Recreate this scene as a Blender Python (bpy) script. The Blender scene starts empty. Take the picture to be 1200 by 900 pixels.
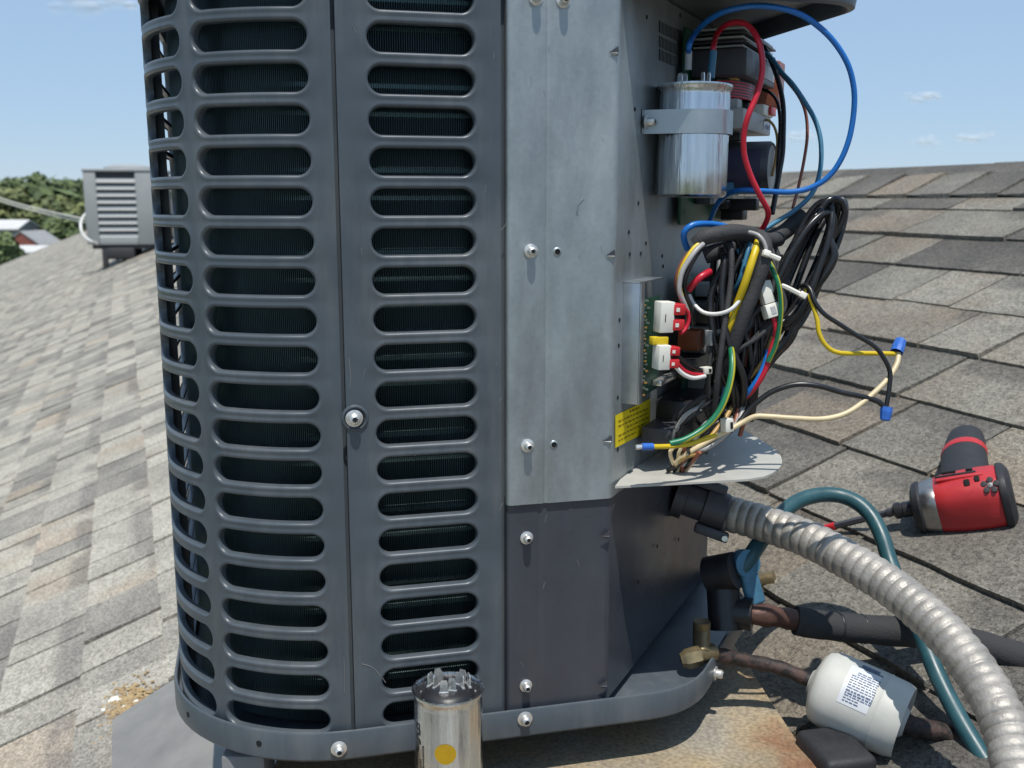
import bpy, bmesh, math, random
from mathutils import Vector, Matrix, noise as mnoise
R = math.radians
PI = math.pi
random.seed(7)
scene = bpy.context.scene
col = scene.collection
V = Vector

# ------------------------------------------------------------------ camera, sky, sun, exposure
PITCH = R(10.24)
FPX = 1190.0                                   # focal length in pixels of the 1200 px wide photograph
cd = bpy.data.cameras.new('camera')
cd.sensor_width = 36.0
cd.lens = 36.0 * FPX / 1200.0
cd.clip_start = 0.02
cd.clip_end = 3000.0
cd.dof.use_dof = True
cd.dof.focus_distance = 0.86
cd.dof.aperture_fstop = 12.0
cam = bpy.data.objects.new('camera', cd)
cam.rotation_euler = (R(90) - PITCH, 0, 0)
col.objects.link(cam)
scene.camera = cam

SUN = V((0.05, -0.32, 0.95)).normalized()      # towards the sun
world = bpy.data.worlds.new('World')
scene.world = world
world.use_nodes = True
wn = world.node_tree
for n in list(wn.nodes):
    wn.nodes.remove(n)
sky = wn.nodes.new('ShaderNodeTexSky')
sky.sky_type = 'NISHITA'
sky.sun_disc = False
sky.sun_elevation = math.asin(SUN.z)
sky.sun_rotation = math.atan2(SUN.x, SUN.y)
sky.air_density = 1.0
sky.dust_density = 0.0
sky.ozone_density = 4.0
sky.altitude = 0
bg = wn.nodes.new('ShaderNodeBackground')
bg.inputs[1].default_value = 0.12
wo = wn.nodes.new('ShaderNodeOutputWorld')
hz = wn.nodes.new('ShaderNodeMix'); hz.data_type = 'RGBA'; hz.inputs[0].default_value = 0.74     # bright summer haze over the whole sky
hz.inputs[7].default_value = (3.05, 4.35, 6.1, 1)
wn.links.new(sky.outputs[0], hz.inputs[6]); wn.links.new(hz.outputs[2], bg.inputs[0])
wn.links.new(bg.outputs[0], wo.inputs[0])

sd = bpy.data.lights.new('sun', 'SUN')
sd.energy = 4.2
sd.angle = R(0.5)
sd.color = (1.0, 0.96, 0.90)
so = bpy.data.objects.new('sun', sd)
so.rotation_euler = SUN.to_track_quat('Z', 'Y').to_euler()
so.location = (0, 0, 20)
col.objects.link(so)

scene.view_settings.view_transform = 'Standard'
scene.view_settings.look = 'None'
scene.view_settings.gamma = 1
scene.view_settings.exposure = 0.1
scene.render.engine = 'CYCLES'
scene.cycles.max_bounces = 8
scene.cycles.transparent_max_bounces = 64
scene.cycles.use_denoising = True

# ------------------------------------------------------------------ helpers: pixels of the photograph -> rays and points
SP, CP = math.sin(PITCH), math.cos(PITCH)
def ray(px, py):
    u, v = (px - 600) / FPX, -(py - 450) / FPX
    return V((u, CP + v * SP, -SP + v * CP))
def P(px, py, d):                               # point d metres in front of the lens
    return ray(px, py) * d
def proj(p):
    d = p.y * CP - p.z * SP
    if d <= 0.01: return None
    return 600 + FPX * p.x / d, 450 - FPX * (p.y * SP + p.z * CP) / d, d
def on_z(px, py, z):
    r = ray(px, py); return r * (z / r.z)
def on_plane(px, py, p0, n, off=0.0):
    r = ray(px, py); return r * ((p0.dot(n) + off) / r.dot(n))

# roof plane
PHI = math.atan(0.41)
E = V((-0.355, 0.935, 0)).normalized()          # along the courses
WD = V((0.935, 0.355, 0)).normalized()          # uphill, level
U = V((WD.x * math.cos(PHI), WD.y * math.cos(PHI), math.sin(PHI)))
N = V((-WD.x * math.sin(PHI), -WD.y * math.sin(PHI), math.cos(PHI)))
R0 = V((0, 0, -0.742))
def on_roof(px, py, off=0.0):
    return on_plane(px, py, R0, N, off)
def RP(q, s, h=0.0):
    return R0 + E * q + U * s + N * h

# unit frame: a along the front, b into the depth, z up
O = V((0, 0.784, 0))
ANG = math.atan2(0.245, 0.9695)
MU = Matrix.Translation(O) @ Matrix.Rotation(ANG, 4, 'Z')
MUI = MU.inverted()
def L(p): return MUI @ p                        # world -> unit frame
def on_front(px, py, b=0.0):                    # unit-frame point on the front plane
    n = MU.to_3x3() @ V((0, -1, 0))
    return L(on_plane(px, py, MU @ V((0, b, 0)), n))
WA = V((0.083, -0.002, 0)); WDIR = V((0.6355, 0.7718, 0)).normalized(); WN = V((WDIR.y, -WDIR.x, 0))
WLEN = 0.333
def on_wall(px, py, off=0.0):                   # unit-frame point on the slanted service wall
    n = MU.to_3x3() @ WN
    return L(on_plane(px, py, MU @ WA, n, off))

# ------------------------------------------------------------------ mesh builder
class MB:
    def __init__(s): s.v = []; s.f = []; s.m = []; s.sm = []; s.attr = []
    def add(s, verts, faces, m=0, smooth=False, M=None):
        o = len(s.v)
        s.v += [tuple(M @ V(p)) if M is not None else tuple(p) for p in verts]
        for f in faces:
            s.f.append(tuple(i + o for i in f)); s.m.append(m); s.sm.append(smooth)
        return s
    def box(s, c, size, M=None, m=0, bevel=0.0, seg=2):
        bm = bmesh.new()
        bmesh.ops.create_cube(bm, size=1)
        for v in bm.verts: v.co = V((v.co.x * size[0], v.co.y * size[1], v.co.z * size[2])) + V(c)
        if bevel > 0:
            bmesh.ops.bevel(bm, geom=bm.edges[:] , offset=bevel, segments=seg, profile=0.5, affect='EDGES')
        bm.verts.index_update()
        s.add([v.co.copy() for v in bm.verts], [[v.index for v in f.verts] for f in bm.faces], m, bevel > 0, M)
        bm.free(); return s
    def tube(s, pts, r, n=10, m=0, caps=True, M=None, smooth=True):
        pts = [V(p) for p in pts]
        rf = r if callable(r) else (lambda t: r)
        k = len(pts)
        tan = []
        for i in range(k):
            t = pts[min(i + 1, k - 1)] - pts[max(i - 1, 0)]
            tan.append(t.normalized() if t.length > 1e-9 else V((0, 0, 1)))
        ref = V((0, 0, 1)) if abs(tan[0].z) < 0.9 else V((1, 0, 0))
        nx = (ref - tan[0] * ref.dot(tan[0])).normalized()
        vs, fs = [], []
        for i in range(k):
            nx = (nx - tan[i] * nx.dot(tan[i])).normalized()
            ny = tan[i].cross(nx)
            rr = rf(i / (k - 1))
            for j in range(n):
                a = 2 * PI * j / n
                vs.append(pts[i] + (nx * math.cos(a) + ny * math.sin(a)) * rr)
        for i in range(k - 1):
            for j in range(n):
                fs.append((i * n + j, i * n + (j + 1) % n, (i + 1) * n + (j + 1) % n, (i + 1) * n + j))
        s.add(vs, fs, m, smooth, M)
        if caps:
            s.add(vs[:n], [tuple(reversed(range(n)))], m, False, M)
            s.add(vs[-n:], [tuple(range(n))], m, False, M)
        return s
    def lathe(s, prof, c=(0, 0, 0), axis=(0, 0, 1), n=32, m=0, M=None, smooth=True, sq=None):
        ax = V(axis).normalized(); c = V(c)
        x = V((1, 0, 0)) if abs(ax.x) < 0.9 else V((0, 1, 0))
        x = (x - ax * x.dot(ax)).normalized(); y = ax.cross(x)
        vs, fs = [], []
        for (r, h) in prof:
            for j in range(n):
                a = 2 * PI * j / n
                vs.append(c + ax * h + (x * math.cos(a) + y * math.sin(a)) * max(r, 1e-6))
        for i in range(len(prof) - 1):
            for j in range(n):
                fs.append((i * n + j, i * n + (j + 1) % n, (i + 1) * n + (j + 1) % n, (i + 1) * n + j))
        s.add(vs, fs, m, smooth, M); return s
    def prism(s, poly, z0, z1, m=0, M=None, smooth_side=False):   # poly: 2-D points, counter-clockwise
        n = len(poly)
        vs = [V((p[0], p[1], z0)) for p in poly] + [V((p[0], p[1], z1)) for p in poly]
        s.add(vs, [(i, (i + 1) % n, n + (i + 1) % n, n + i) for i in range(n)], m, smooth_side, M)
        s.add([V((p[0], p[1], z0)) for p in poly], [tuple(reversed(range(n)))], m, False, M)
        s.add([V((p[0], p[1], z1)) for p in poly], [tuple(range(n))], m, False, M)
        return s
    def build(s, name, mats, parent=None, kind=None, mw=None, autosmooth=40):
        me = bpy.data.meshes.new(name)
        me.from_pydata([tuple(p) for p in s.v], [], s.f)
        if not isinstance(mats, (list, tuple)): mats = [mats]
        for mm in mats: me.materials.append(mm)
        me.polygons.foreach_set('material_index', s.m)
        me.polygons.foreach_set('use_smooth', s.sm)
        if s.attr:
            at = me.attributes.new('tone', 'FLOAT_COLOR', 'POINT')
            at.data.foreach_set('color', [x for a in s.attr for x in a])
        me.update()
        if autosmooth and any(s.sm):
            try: me.set_sharp_from_angle(angle=R(autosmooth))
            except Exception: pass
        o = bpy.data.objects.new(name, me)
        col.objects.link(o)
        if parent is not None: o.parent = parent
        if mw is not None: o.matrix_world = mw
        if kind: o['kind'] = kind
        return o

def tag(o, label=None, cat=None, group=None, kind=None):
    if label: o['label'] = label
    if cat: o['category'] = cat
    if group: o['group'] = group
    if kind: o['kind'] = kind
    return o
def empty(name, loc, label, cat, group=None, rz=0.0):
    o = bpy.data.objects.new(name, None); o.empty_display_size = 0.05
    o.location = loc; o.rotation_euler = (0, 0, rz); col.objects.link(o)
    return tag(o, label, cat, group)
def spline(pts, step=0.004):
    pts = [V(p) for p in pts]
    ext = [pts[0] * 2 - pts[1]] + pts + [pts[-1] * 2 - pts[-2]]
    out = []
    for i in range(1, len(ext) - 2):
        p0, p1, p2, p3 = ext[i - 1:i + 3]
        n = max(2, int((p2 - p1).length / step))
        for k in range(n):
            t = k / n
            out.append(0.5 * ((2 * p1) + (p2 - p0) * t + (2 * p0 - 5 * p1 + 4 * p2 - p3) * t * t + (3 * p1 - p0 - 3 * p2 + p3) * t ** 3))
    out.append(pts[-1]); return out
def frame_from(x, y, o):                       # x, y directions (y is made square to x) -> matrix
    x = V(x).normalized(); y = V(y); y = (y - x * y.dot(x)).normalized(); z = x.cross(y)
    return Matrix(((x.x, y.x, z.x, o[0]), (x.y, y.y, z.y, o[1]), (x.z, y.z, z.z, o[2]), (0, 0, 0, 1)))

# ------------------------------------------------------------------ materials
def nodes(m):
    m.use_nodes = True
    nt = m.node_tree
    return nt, nt.nodes, nt.links, nt.nodes['Principled BSDF']
def mat(name, c, rough=0.5, metal=0.0, var=0.12, scale=30.0, bump=0.0, bscale=200.0, rvar=0.1, stretch=None, spec=0.5, coat=0.0, c2=None, thr=None, dust=0.0, spangle=0.0):
    m = bpy.data.materials.new(name)
    nt, ns, lk, b = nodes(m)
    b.inputs['Metallic'].default_value = metal
    b.inputs['Specular IOR Level'].default_value = spec
    if coat: b.inputs['Coat Weight'].default_value = coat; b.inputs['Coat Roughness'].default_value = 0.15
    tc = ns.new('ShaderNodeTexCoord')
    mp = ns.new('ShaderNodeMapping')
    if stretch: mp.inputs['Scale'].default_value = stretch
    lk.new(tc.outputs['Object'], mp.inputs[0])
    nz = ns.new('ShaderNodeTexNoise'); nz.inputs['Scale'].default_value = scale; nz.inputs['Detail'].default_value = 6; nz.inputs['Roughness'].default_value = 0.62
    lk.new(mp.outputs[0], nz.inputs['Vector'])
    rp = ns.new('ShaderNodeValToRGB')
    rp.color_ramp.elements[0].position = thr[0] if thr else 0.3
    rp.color_ramp.elements[1].position = thr[1] if thr else 0.7
    d = [max(0, x * (1 - var)) for x in c]; e = [min(1, x * (1 + var)) for x in c]
    rp.color_ramp.elements[0].color = (*(c2 if c2 else d), 1); rp.color_ramp.elements[1].color = (*(c if c2 else e), 1)
    lk.new(nz.outputs[0], rp.inputs[0])
    outc = rp.outputs[0]
    if spangle:
        vo = ns.new('ShaderNodeTexVoronoi'); vo.inputs['Scale'].default_value = 300
        lk.new(tc.outputs['Object'], vo.inputs['Vector'])
        sx = ns.new('ShaderNodeSeparateColor'); lk.new(vo.outputs['Color'], sx.inputs[0])
        ms = ns.new('ShaderNodeMapRange'); ms.inputs['To Min'].default_value = 1 - spangle; ms.inputs['To Max'].default_value = 1 + spangle
        lk.new(sx.outputs[0], ms.inputs[0])
        vs_ = ns.new('ShaderNodeVectorMath'); vs_.operation = 'SCALE'; lk.new(outc, vs_.inputs[0]); lk.new(ms.outputs[0], vs_.inputs['Scale']); outc = vs_.outputs[0]
    if dust:
        md = ns.new('ShaderNodeMapping'); md.inputs['Scale'].default_value = (1, 1, 0.12)
        lk.new(tc.outputs['Object'], md.inputs[0])
        nd = ns.new('ShaderNodeTexNoise'); nd.inputs['Scale'].default_value = 55; nd.inputs['Detail'].default_value = 8; nd.inputs['Roughness'].default_value = 0.7
        lk.new(md.outputs[0], nd.inputs['Vector'])
        nd2 = ns.new('ShaderNodeTexNoise'); nd2.inputs['Scale'].default_value = 9; nd2.inputs['Detail'].default_value = 5
        lk.new(tc.outputs['Object'], nd2.inputs['Vector'])
        pm_ = ns.new('ShaderNodeMath'); pm_.operation = 'MULTIPLY'; lk.new(nd.outputs[0], pm_.inputs[0]); lk.new(nd2.outputs[0], pm_.inputs[1])
        mdr = ns.new('ShaderNodeMapRange'); mdr.inputs['From Min'].default_value = 0.22; mdr.inputs['From Max'].default_value = 0.45; mdr.inputs['To Max'].default_value = dust
        lk.new(pm_.outputs[0], mdr.inputs[0])
        mxd = ns.new('ShaderNodeMix'); mxd.data_type = 'RGBA'; mxd.inputs[7].default_value = (0.30, 0.29, 0.26, 1)
        lk.new(mdr.outputs[0], mxd.inputs[0]); lk.new(outc, mxd.inputs[6]); outc = mxd.outputs[2]
    lk.new(outc, b.inputs['Base Color'])
    mr = ns.new('ShaderNodeMapRange')
    mr.inputs['To Min'].default_value = max(0.02, rough - rvar); mr.inputs['To Max'].default_value = min(1, rough + rvar)
    mr.inputs['From Min'].default_value = 0.3; mr.inputs['From Max'].default_value = 0.7
    lk.new(nz.outputs[0], mr.inputs[0]); lk.new(mr.outputs[0], b.inputs['Roughness'])
    if bump:
        n2 = ns.new('ShaderNodeTexNoise'); n2.inputs['Scale'].default_value = bscale; n2.inputs['Detail'].default_value = 4
        lk.new(mp.outputs[0], n2.inputs['Vector'])
        bp = ns.new('ShaderNodeBump'); bp.inputs['Strength'].default_value = bump; bp.inputs['Distance'].default_value = 0.002
        lk.new(n2.outputs[0], bp.inputs['Height']); lk.new(bp.outputs[0], b.inputs['Normal'])
    return m

def srgb(r, g, b):
    f = lambda c: (c / 255 / 12.92) if c / 255 <= 0.04045 else ((c / 255 + 0.055) / 1.055) ** 2.4
    return (f(r), f(g), f(b))

M_paint = mat('slate_grey_enamel', (0.063, 0.078, 0.092), 0.38, 0, 0.14, 14, 0.02, 900, 0.10, dust=0.20)
M_paintdk = mat('navy_grey_enamel', (0.047, 0.052, 0.064), 0.32, 0, 0.14, 10, 0.0, 700, 0.10, dust=0.07)
M_galv = mat('galvanised_steel', (0.335, 0.368, 0.376), 0.48, 0.70, 0.20, 22, 0.10, 260, 0.12, stretch=(1, 1, 0.35), dust=0.12, spangle=0.035)
M_galv2 = mat('bright_galvanised', (0.40, 0.43, 0.45), 0.36, 0.85, 0.12, 40, 0.03, 300, 0.1)
M_alu = mat('aluminium_painted_reflections', (0.60, 0.61, 0.62), 0.20, 1.0, 0.30, 150, 0.8, 170, 0.10, stretch=(1, 1, 0.05))  # vertical colour streaks stand in for reflections on the can
M_alu2 = mat('smeared_aluminium', (0.62, 0.64, 0.66), 0.22, 1.0, 0.28, 140, 0.8, 150, 0.12, stretch=(1, 1, 0.08))
M_screw = mat('zinc_screw', (0.66, 0.65, 0.62), 0.42, 0.75, 0.15, 200)
M_tin = mat('tinned_terminal', (0.78, 0.78, 0.76), 0.30, 0.85, 0.15, 200)
M_black = mat('black_plastic', (0.016, 0.016, 0.018), 0.40, 0, 0.25, 60, 0.05, 400)
M_void = mat('dark_recess', (0.004, 0.004, 0.005), 0.9, 0, 0.1, 50)
M_fin = mat('dark_teal_fin', (0.095, 0.145, 0.155), 0.36, 0.55, 0.3, 16, 0, 100, 0.1, stretch=(1, 1, 0.5))
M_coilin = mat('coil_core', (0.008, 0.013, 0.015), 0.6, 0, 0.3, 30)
M_cutube = mat('coil_tube', (0.10, 0.15, 0.15), 0.3, 0.7, 0.3, 40)
M_shelf = mat('cream_shelf_paint', (0.42, 0.41, 0.37), 0.5, 0, 0.08, 30, 0.05, 300)
M_pcb = mat('green_circuit_board', (0.010, 0.065, 0.035), 0.35, 0, 0.4, 160)
M_white = mat('white_nylon', (0.72, 0.70, 0.62), 0.42, 0, 0.06, 80)
M_cream = mat('cream_insulation', (0.62, 0.50, 0.30), 0.42, 0, 0.12, 50)
M_redp = mat('red_plastic', (0.52, 0.02, 0.025), 0.35, 0, 0.1, 60)
M_redw = mat('red_insulation', (0.50, 0.012, 0.03), 0.36, 0, 0.1, 50)
M_bluew = mat('blue_insulation', (0.010, 0.14, 0.47), 0.34, 0, 0.1, 50)
M_steelb = mat('faded_blue_insulation', (0.04, 0.16, 0.26), 0.4, 0, 0.2, 30)
M_blackw = mat('black_insulation', (0.014, 0.014, 0.015), 0.30, 0, 0.2, 60)
M_greyw = mat('grey_insulation', (0.34, 0.33, 0.32), 0.38, 0, 0.1, 60)
M_whitew = mat('white_insulation', (0.70, 0.69, 0.66), 0.38, 0, 0.06, 60)
M_yelw = mat('yellow_insulation', (0.62, 0.44, 0.012), 0.38, 0, 0.1, 60)
M_grnw = mat('green_insulation', (0.008, 0.16, 0.07), 0.36, 0, 0.12, 60)
M_brnw = mat('brown_insulation', (0.26, 0.085, 0.05), 0.42, 0, 0.12, 60)
M_orgw = mat('tan_insulation', (0.40, 0.24, 0.07), 0.42, 0, 0.12, 60)
M_loom = mat('charcoal_sleeve', (0.035, 0.035, 0.037), 0.75, 0, 0.25, 120, 0.3, 500)
M_bnut = mat('blue_wire_nut', (0.03, 0.13, 0.48), 0.4, 0, 0.15, 100)
M_conduit = mat('flexible_aluminium', (0.36, 0.335, 0.30), 0.52, 0.35, 0.24, 60, 0.35, 250, 0.12, dust=0.15)
M_hose = mat('teal_hose_rubber', (0.022, 0.080, 0.095), 0.42, 0, 0.2, 40)
M_bluepl = mat('blue_plastic', (0.055, 0.165, 0.26), 0.55, 0, 0.25, 60)
M_copper = mat('weathered_copper', (0.15, 0.075, 0.055), 0.55, 0.5, 0.4, 60, 0.3, 200, 0.1, c2=(0.06, 0.035, 0.03))
M_foam = mat('black_foam_insulation', (0.030, 0.030, 0.031), 0.85, 0, 0.25, 60, 0.3, 400)
M_brass = mat('dull_brass', (0.24, 0.19, 0.105), 0.45, 0.7, 0.25, 80)
M_rustpipe = mat('sooty_copper_pipe', (0.075, 0.045, 0.036), 0.65, 0.2, 0.4, 110, 0.4, 300, c2=(0.018, 0.016, 0.016), thr=(0.42, 0.62))
M_drier = mat('white_drier_enamel', (0.49, 0.49, 0.45), 0.5, 0, 0.10, 22, 0.16, 50)
M_lab = mat('label_paper', (0.58, 0.60, 0.62), 0.45, 0, 0.03, 90)
M_ink = mat('blue_grey_ink', (0.09, 0.12, 0.20), 0.6, 0, 0.3, 300)
M_blkink = mat('black_ink', (0.02, 0.02, 0.02), 0.6, 0, 0.2, 300)
M_yel = mat('yellow_label_vinyl', (0.80, 0.62, 0.010), 0.45, 0, 0.05, 40)
M_yink = mat('label_ink', (0.22, 0.13, 0.004), 0.6, 0, 0.2, 300)
M_ydot = mat('amber_sticker', (0.46, 0.27, 0.004), 0.45, 0, 0.08, 80)
M_drill = mat('red_tool_shell', (0.44, 0.026, 0.030), 0.42, 0, 0.08, 60, 0.04, 300)
M_rub = mat('black_tool_rubber', (0.022, 0.022, 0.025), 0.6, 0, 0.15, 80, 0.2, 600)
M_nose = mat('tool_nose_metal', (0.33, 0.32, 0.31), 0.36, 0.9, 0.2, 60)
M_brown = mat('amber_relay_case', (0.30, 0.075, 0.02), 0.4, 0, 0.2, 80)
M_lgrey = mat('light_grey_plastic', (0.40, 0.40, 0.39), 0.5, 0, 0.08, 60)
M_dgrey = mat('dark_grey_plastic', (0.05, 0.05, 0.058), 0.45, 0, 0.2, 60)
M_purple = mat('violet_sleeve', (0.05, 0.045, 0.085), 0.4, 0, 0.15, 60)
M_bgunit = mat('far_unit_enamel', (0.31, 0.32, 0.315), 0.5, 0, 0.06, 4)
M_bgdark = mat('far_unit_slot', (0.035, 0.035, 0.037), 0.6, 0, 0.1, 5)
M_flash = mat('lead_flashing', (0.235, 0.228, 0.212), 0.65, 0.0, 0.14, 9, 0.2, 60, c2=(0.15, 0.145, 0.135), dust=0.2)
M_post = mat('grey_post_paint', (0.20, 0.20, 0.20), 0.55, 0, 0.15, 25)
M_crumb = mat('cream_foam_crumb', (0.45, 0.34, 0.17), 0.9, 0, 0.15, 90, 0.4, 300, c2=(0.25, 0.16, 0.09))

def shingle_mat():
    m = bpy.data.materials.new('granule_shingle')
    nt, ns, lk, b = nodes(m)
    b.inputs['Roughness'].default_value = 0.85
    b.inputs['Specular IOR Level'].default_value = 0.3
    ge = ns.new('ShaderNodeNewGeometry')
    at = ns.new('ShaderNodeAttribute'); at.attribute_name = 'tone'
    sp = ns.new('ShaderNodeSeparateColor'); lk.new(at.outputs['Color'], sp.inputs[0])
    ramp = ns.new('ShaderNodeValToRGB')
    cr = ramp.color_ramp; cr.interpolation = 'LINEAR'
    cols = [(0.0, (0.105, 0.101, 0.098)), (0.20, (0.160, 0.153, 0.145)), (0.40, (0.235, 0.226, 0.208)), (0.58, (0.300, 0.290, 0.264)),
            (0.74, (0.262, 0.232, 0.198)), (0.86, (0.285, 0.245, 0.205)), (1.0, (0.345, 0.335, 0.305))]
    cr.elements[0].position, cr.elements[0].color = cols[0][0], (*cols[0][1], 1)
    cr.elements[1].position, cr.elements[1].color = cols[-1][0], (*cols[-1][1], 1)
    for p, c in cols[1:-1]:
        e = cr.elements.new(p); e.color = (*c, 1)
    # patches of another blend inside a tab
    nz = ns.new('ShaderNodeTexNoise'); nz.inputs['Scale'].default_value = 7; nz.inputs['Detail'].default_value = 2
    lk.new(ge.outputs['Position'], nz.inputs['Vector'])
    ad = ns.new('ShaderNodeMath'); ad.operation = 'MULTIPLY_ADD'; ad.inputs[1].default_value = 0.60; 
    lk.new(nz.outputs[0], ad.inputs[0])
    sb = ns.new('ShaderNodeMath'); sb.operation = 'SUBTRACT'; sb.inputs[1].default_value = 0.30
    lk.new(sp.outputs[0], sb.inputs[0]); lk.new(sb.outputs[0], ad.inputs[2]); lk.new(ad.outputs[0], ramp.inputs[0])
    # darker granule band on the upper part of some tabs
    bandr = ns.new('ShaderNodeMapRange'); bandr.inputs['From Min'].default_value = 0.52; bandr.inputs['From Max'].default_value = 0.66
    lk.new(sp.outputs[1], bandr.inputs[0])
    n5 = ns.new('ShaderNodeTexNoise'); n5.inputs['Scale'].default_value = 5; n5.inputs['Detail'].default_value = 1
    lk.new(ge.outputs['Position'], n5.inputs['Vector'])
    gt = ns.new('ShaderNodeMapRange'); gt.inputs['From Min'].default_value = 0.5; gt.inputs['From Max'].default_value = 0.56
    lk.new(n5.outputs[0], gt.inputs[0])
    mu = ns.new('ShaderNodeMath'); mu.operation = 'MULTIPLY'; lk.new(bandr.outputs[0], mu.inputs[0]); lk.new(gt.outputs[0], mu.inputs[1])
    mu2 = ns.new('ShaderNodeMath'); mu2.operation = 'MULTIPLY'; mu2.inputs[1].default_value = 0.6; lk.new(mu.outputs[0], mu2.inputs[0])
    mx = ns.new('ShaderNodeMix'); mx.data_type = 'RGBA'
    mx.inputs[7].default_value = (0.12, 0.114, 0.112, 1)
    lk.new(mu2.outputs[0], mx.inputs[0]); lk.new(ramp.outputs[0], mx.inputs[6])
    # granules
    vo = ns.new('ShaderNodeTexVoronoi'); vo.inputs['Scale'].default_value = 520
    lk.new(ge.outputs['Position'], vo.inputs['Vector'])
    s2 = ns.new('ShaderNodeSeparateColor'); lk.new(vo.outputs['Color'], s2.inputs[0])
    vo2 = ns.new('ShaderNodeTexVoronoi'); vo2.inputs['Scale'].default_value = 240
    lk.new(ge.outputs['Position'], vo2.inputs['Vector'])
    s3 = ns.new('ShaderNodeSeparateColor'); lk.new(vo2.outputs['Color'], s3.inputs[0])
    av = ns.new('ShaderNodeMath'); av.operation = 'ADD'; lk.new(s2.outputs[0], av.inputs[0]); lk.new(s3.outputs[1], av.inputs[1])
    mr = ns.new('ShaderNodeMapRange'); mr.inputs['From Max'].default_value = 2.0; mr.inputs['To Min'].default_value = 0.42; mr.inputs['To Max'].default_value = 1.60
    lk.new(av.outputs[0], mr.inputs[0])
    vm = ns.new('ShaderNodeVectorMath'); vm.operation = 'SCALE'
    lk.new(mx.outputs[2], vm.inputs[0]); lk.new(mr.outputs[0], vm.inputs['Scale'])
    # weather stains
    n6 = ns.new('ShaderNodeTexNoise'); n6.inputs['Scale'].default_value = 2.2; n6.inputs['Detail'].default_value = 7
    lk.new(ge.outputs['Position'], n6.inputs['Vector'])
    m6 = ns.new('ShaderNodeMapRange'); m6.inputs['From Min'].default_value = 0.3; m6.inputs['From Max'].default_value = 0.7; m6.inputs['To Min'].default_value = 0.84; m6.inputs['To Max'].default_value = 1.14
    lk.new(n6.outputs[0], m6.inputs[0])
    v2 = ns.new('ShaderNodeVectorMath'); v2.operation = 'SCALE'; lk.new(vm.outputs[0], v2.inputs[0]); lk.new(m6.outputs[0], v2.inputs['Scale'])
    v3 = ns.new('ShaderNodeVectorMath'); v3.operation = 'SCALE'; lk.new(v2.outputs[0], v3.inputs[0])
    m7 = ns.new('ShaderNodeMath'); m7.operation = 'MULTIPLY'; m7.inputs[1].default_value = 1.55; lk.new(sp.outputs[2], m7.inputs[0]); lk.new(m7.outputs[0], v3.inputs['Scale'])  # applies the glare painted per course through the tone attribute
    v4 = ns.new('ShaderNodeVectorMath'); v4.operation = 'MULTIPLY'; v4.inputs[1].default_value = (1.02, 0.985, 0.90); lk.new(v3.outputs[0], v4.inputs[0])
    lk.new(v4.outputs[0], b.inputs['Base Color'])
    bp = ns.new('ShaderNodeBump'); bp.inputs['Strength'].default_value = 0.5; bp.inputs['Distance'].default_value = 0.0012
    lk.new(vo.outputs['Distance'], bp.inputs['Height']); lk.new(bp.outputs[0], b.inputs['Normal'])
    return m
M_shingle = shingle_mat()
M_deck = mat('asphalt_underlay', (0.030, 0.028, 0.028), 0.95, 0, 0.3, 60, 0.3, 300)

def slab_mat():
    m = bpy.data.materials.new('stained_mortar')
    nt, ns, lk, b = nodes(m); b.inputs['Roughness'].default_value = 0.85
    ge = ns.new('ShaderNodeNewGeometry')
    n1 = ns.new('ShaderNodeTexNoise'); n1.inputs['Scale'].default_value = 7; n1.inputs['Detail'].default_value = 6
    n2 = ns.new('ShaderNodeTexNoise'); n2.inputs['Scale'].default_value = 260; n2.inputs['Detail'].default_value = 3
    n3 = ns.new('ShaderNodeTexNoise'); n3.inputs['Scale'].default_value = 13; n3.inputs['Detail'].default_value = 4
    for n in (n1, n2, n3): lk.new(ge.outputs['Position'], n.inputs['Vector'])
    r1 = ns.new('ShaderNodeValToRGB'); c = r1.color_ramp
    c.elements[0].position = 0.36; c.elements[0].color = (0.22, 0.205, 0.175, 1)
    c.elements[1].position = 0.65; c.elements[1].color = (0.27, 0.14, 0.075, 1)
    for p, k in ((0.46, (0.285, 0.25, 0.19)), (0.57, (0.33, 0.255, 0.155))):
        e = c.elements.new(p); e.color = (*k, 1)
    lk.new(n1.outputs[0], r1.inputs[0])
    mr = ns.new('ShaderNodeMapRange'); mr.inputs['From Min'].default_value = 0.3; mr.inputs['From Max'].default_value = 0.7; mr.inputs['To Min'].default_value = 0.65; mr.inputs['To Max'].default_value = 1.2
    lk.new(n2.outputs[0], mr.inputs[0])
    mr3 = ns.new('ShaderNodeMapRange'); mr3.inputs['From Min'].default_value = 0.3; mr3.inputs['From Max'].default_value = 0.7; mr3.inputs['To Min'].default_value = 0.75; mr3.inputs['To Max'].default_value = 1.1
    lk.new(n3.outputs[0], mr3.inputs[0])
    mm = ns.new('ShaderNodeMath'); mm.operation = 'MULTIPLY'; lk.new(mr.outputs[0], mm.inputs[0]); lk.new(mr3.outputs[0], mm.inputs[1])
    vm = ns.new('ShaderNodeVectorMath'); vm.operation = 'SCALE'; lk.new(r1.outputs[0], vm.inputs[0]); lk.new(mm.outputs[0], vm.inputs['Scale'])
    lk.new(vm.outputs[0], b.inputs['Base Color'])
    bp = ns.new('ShaderNodeBump'); bp.inputs['Strength'].default_value = 0.35; bp.inputs['Distance'].default_value = 0.002
    lk.new(n2.outputs[0], bp.inputs['Height']); lk.new(bp.outputs[0], b.inputs['Normal'])
    return m
M_slab = slab_mat()

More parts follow.
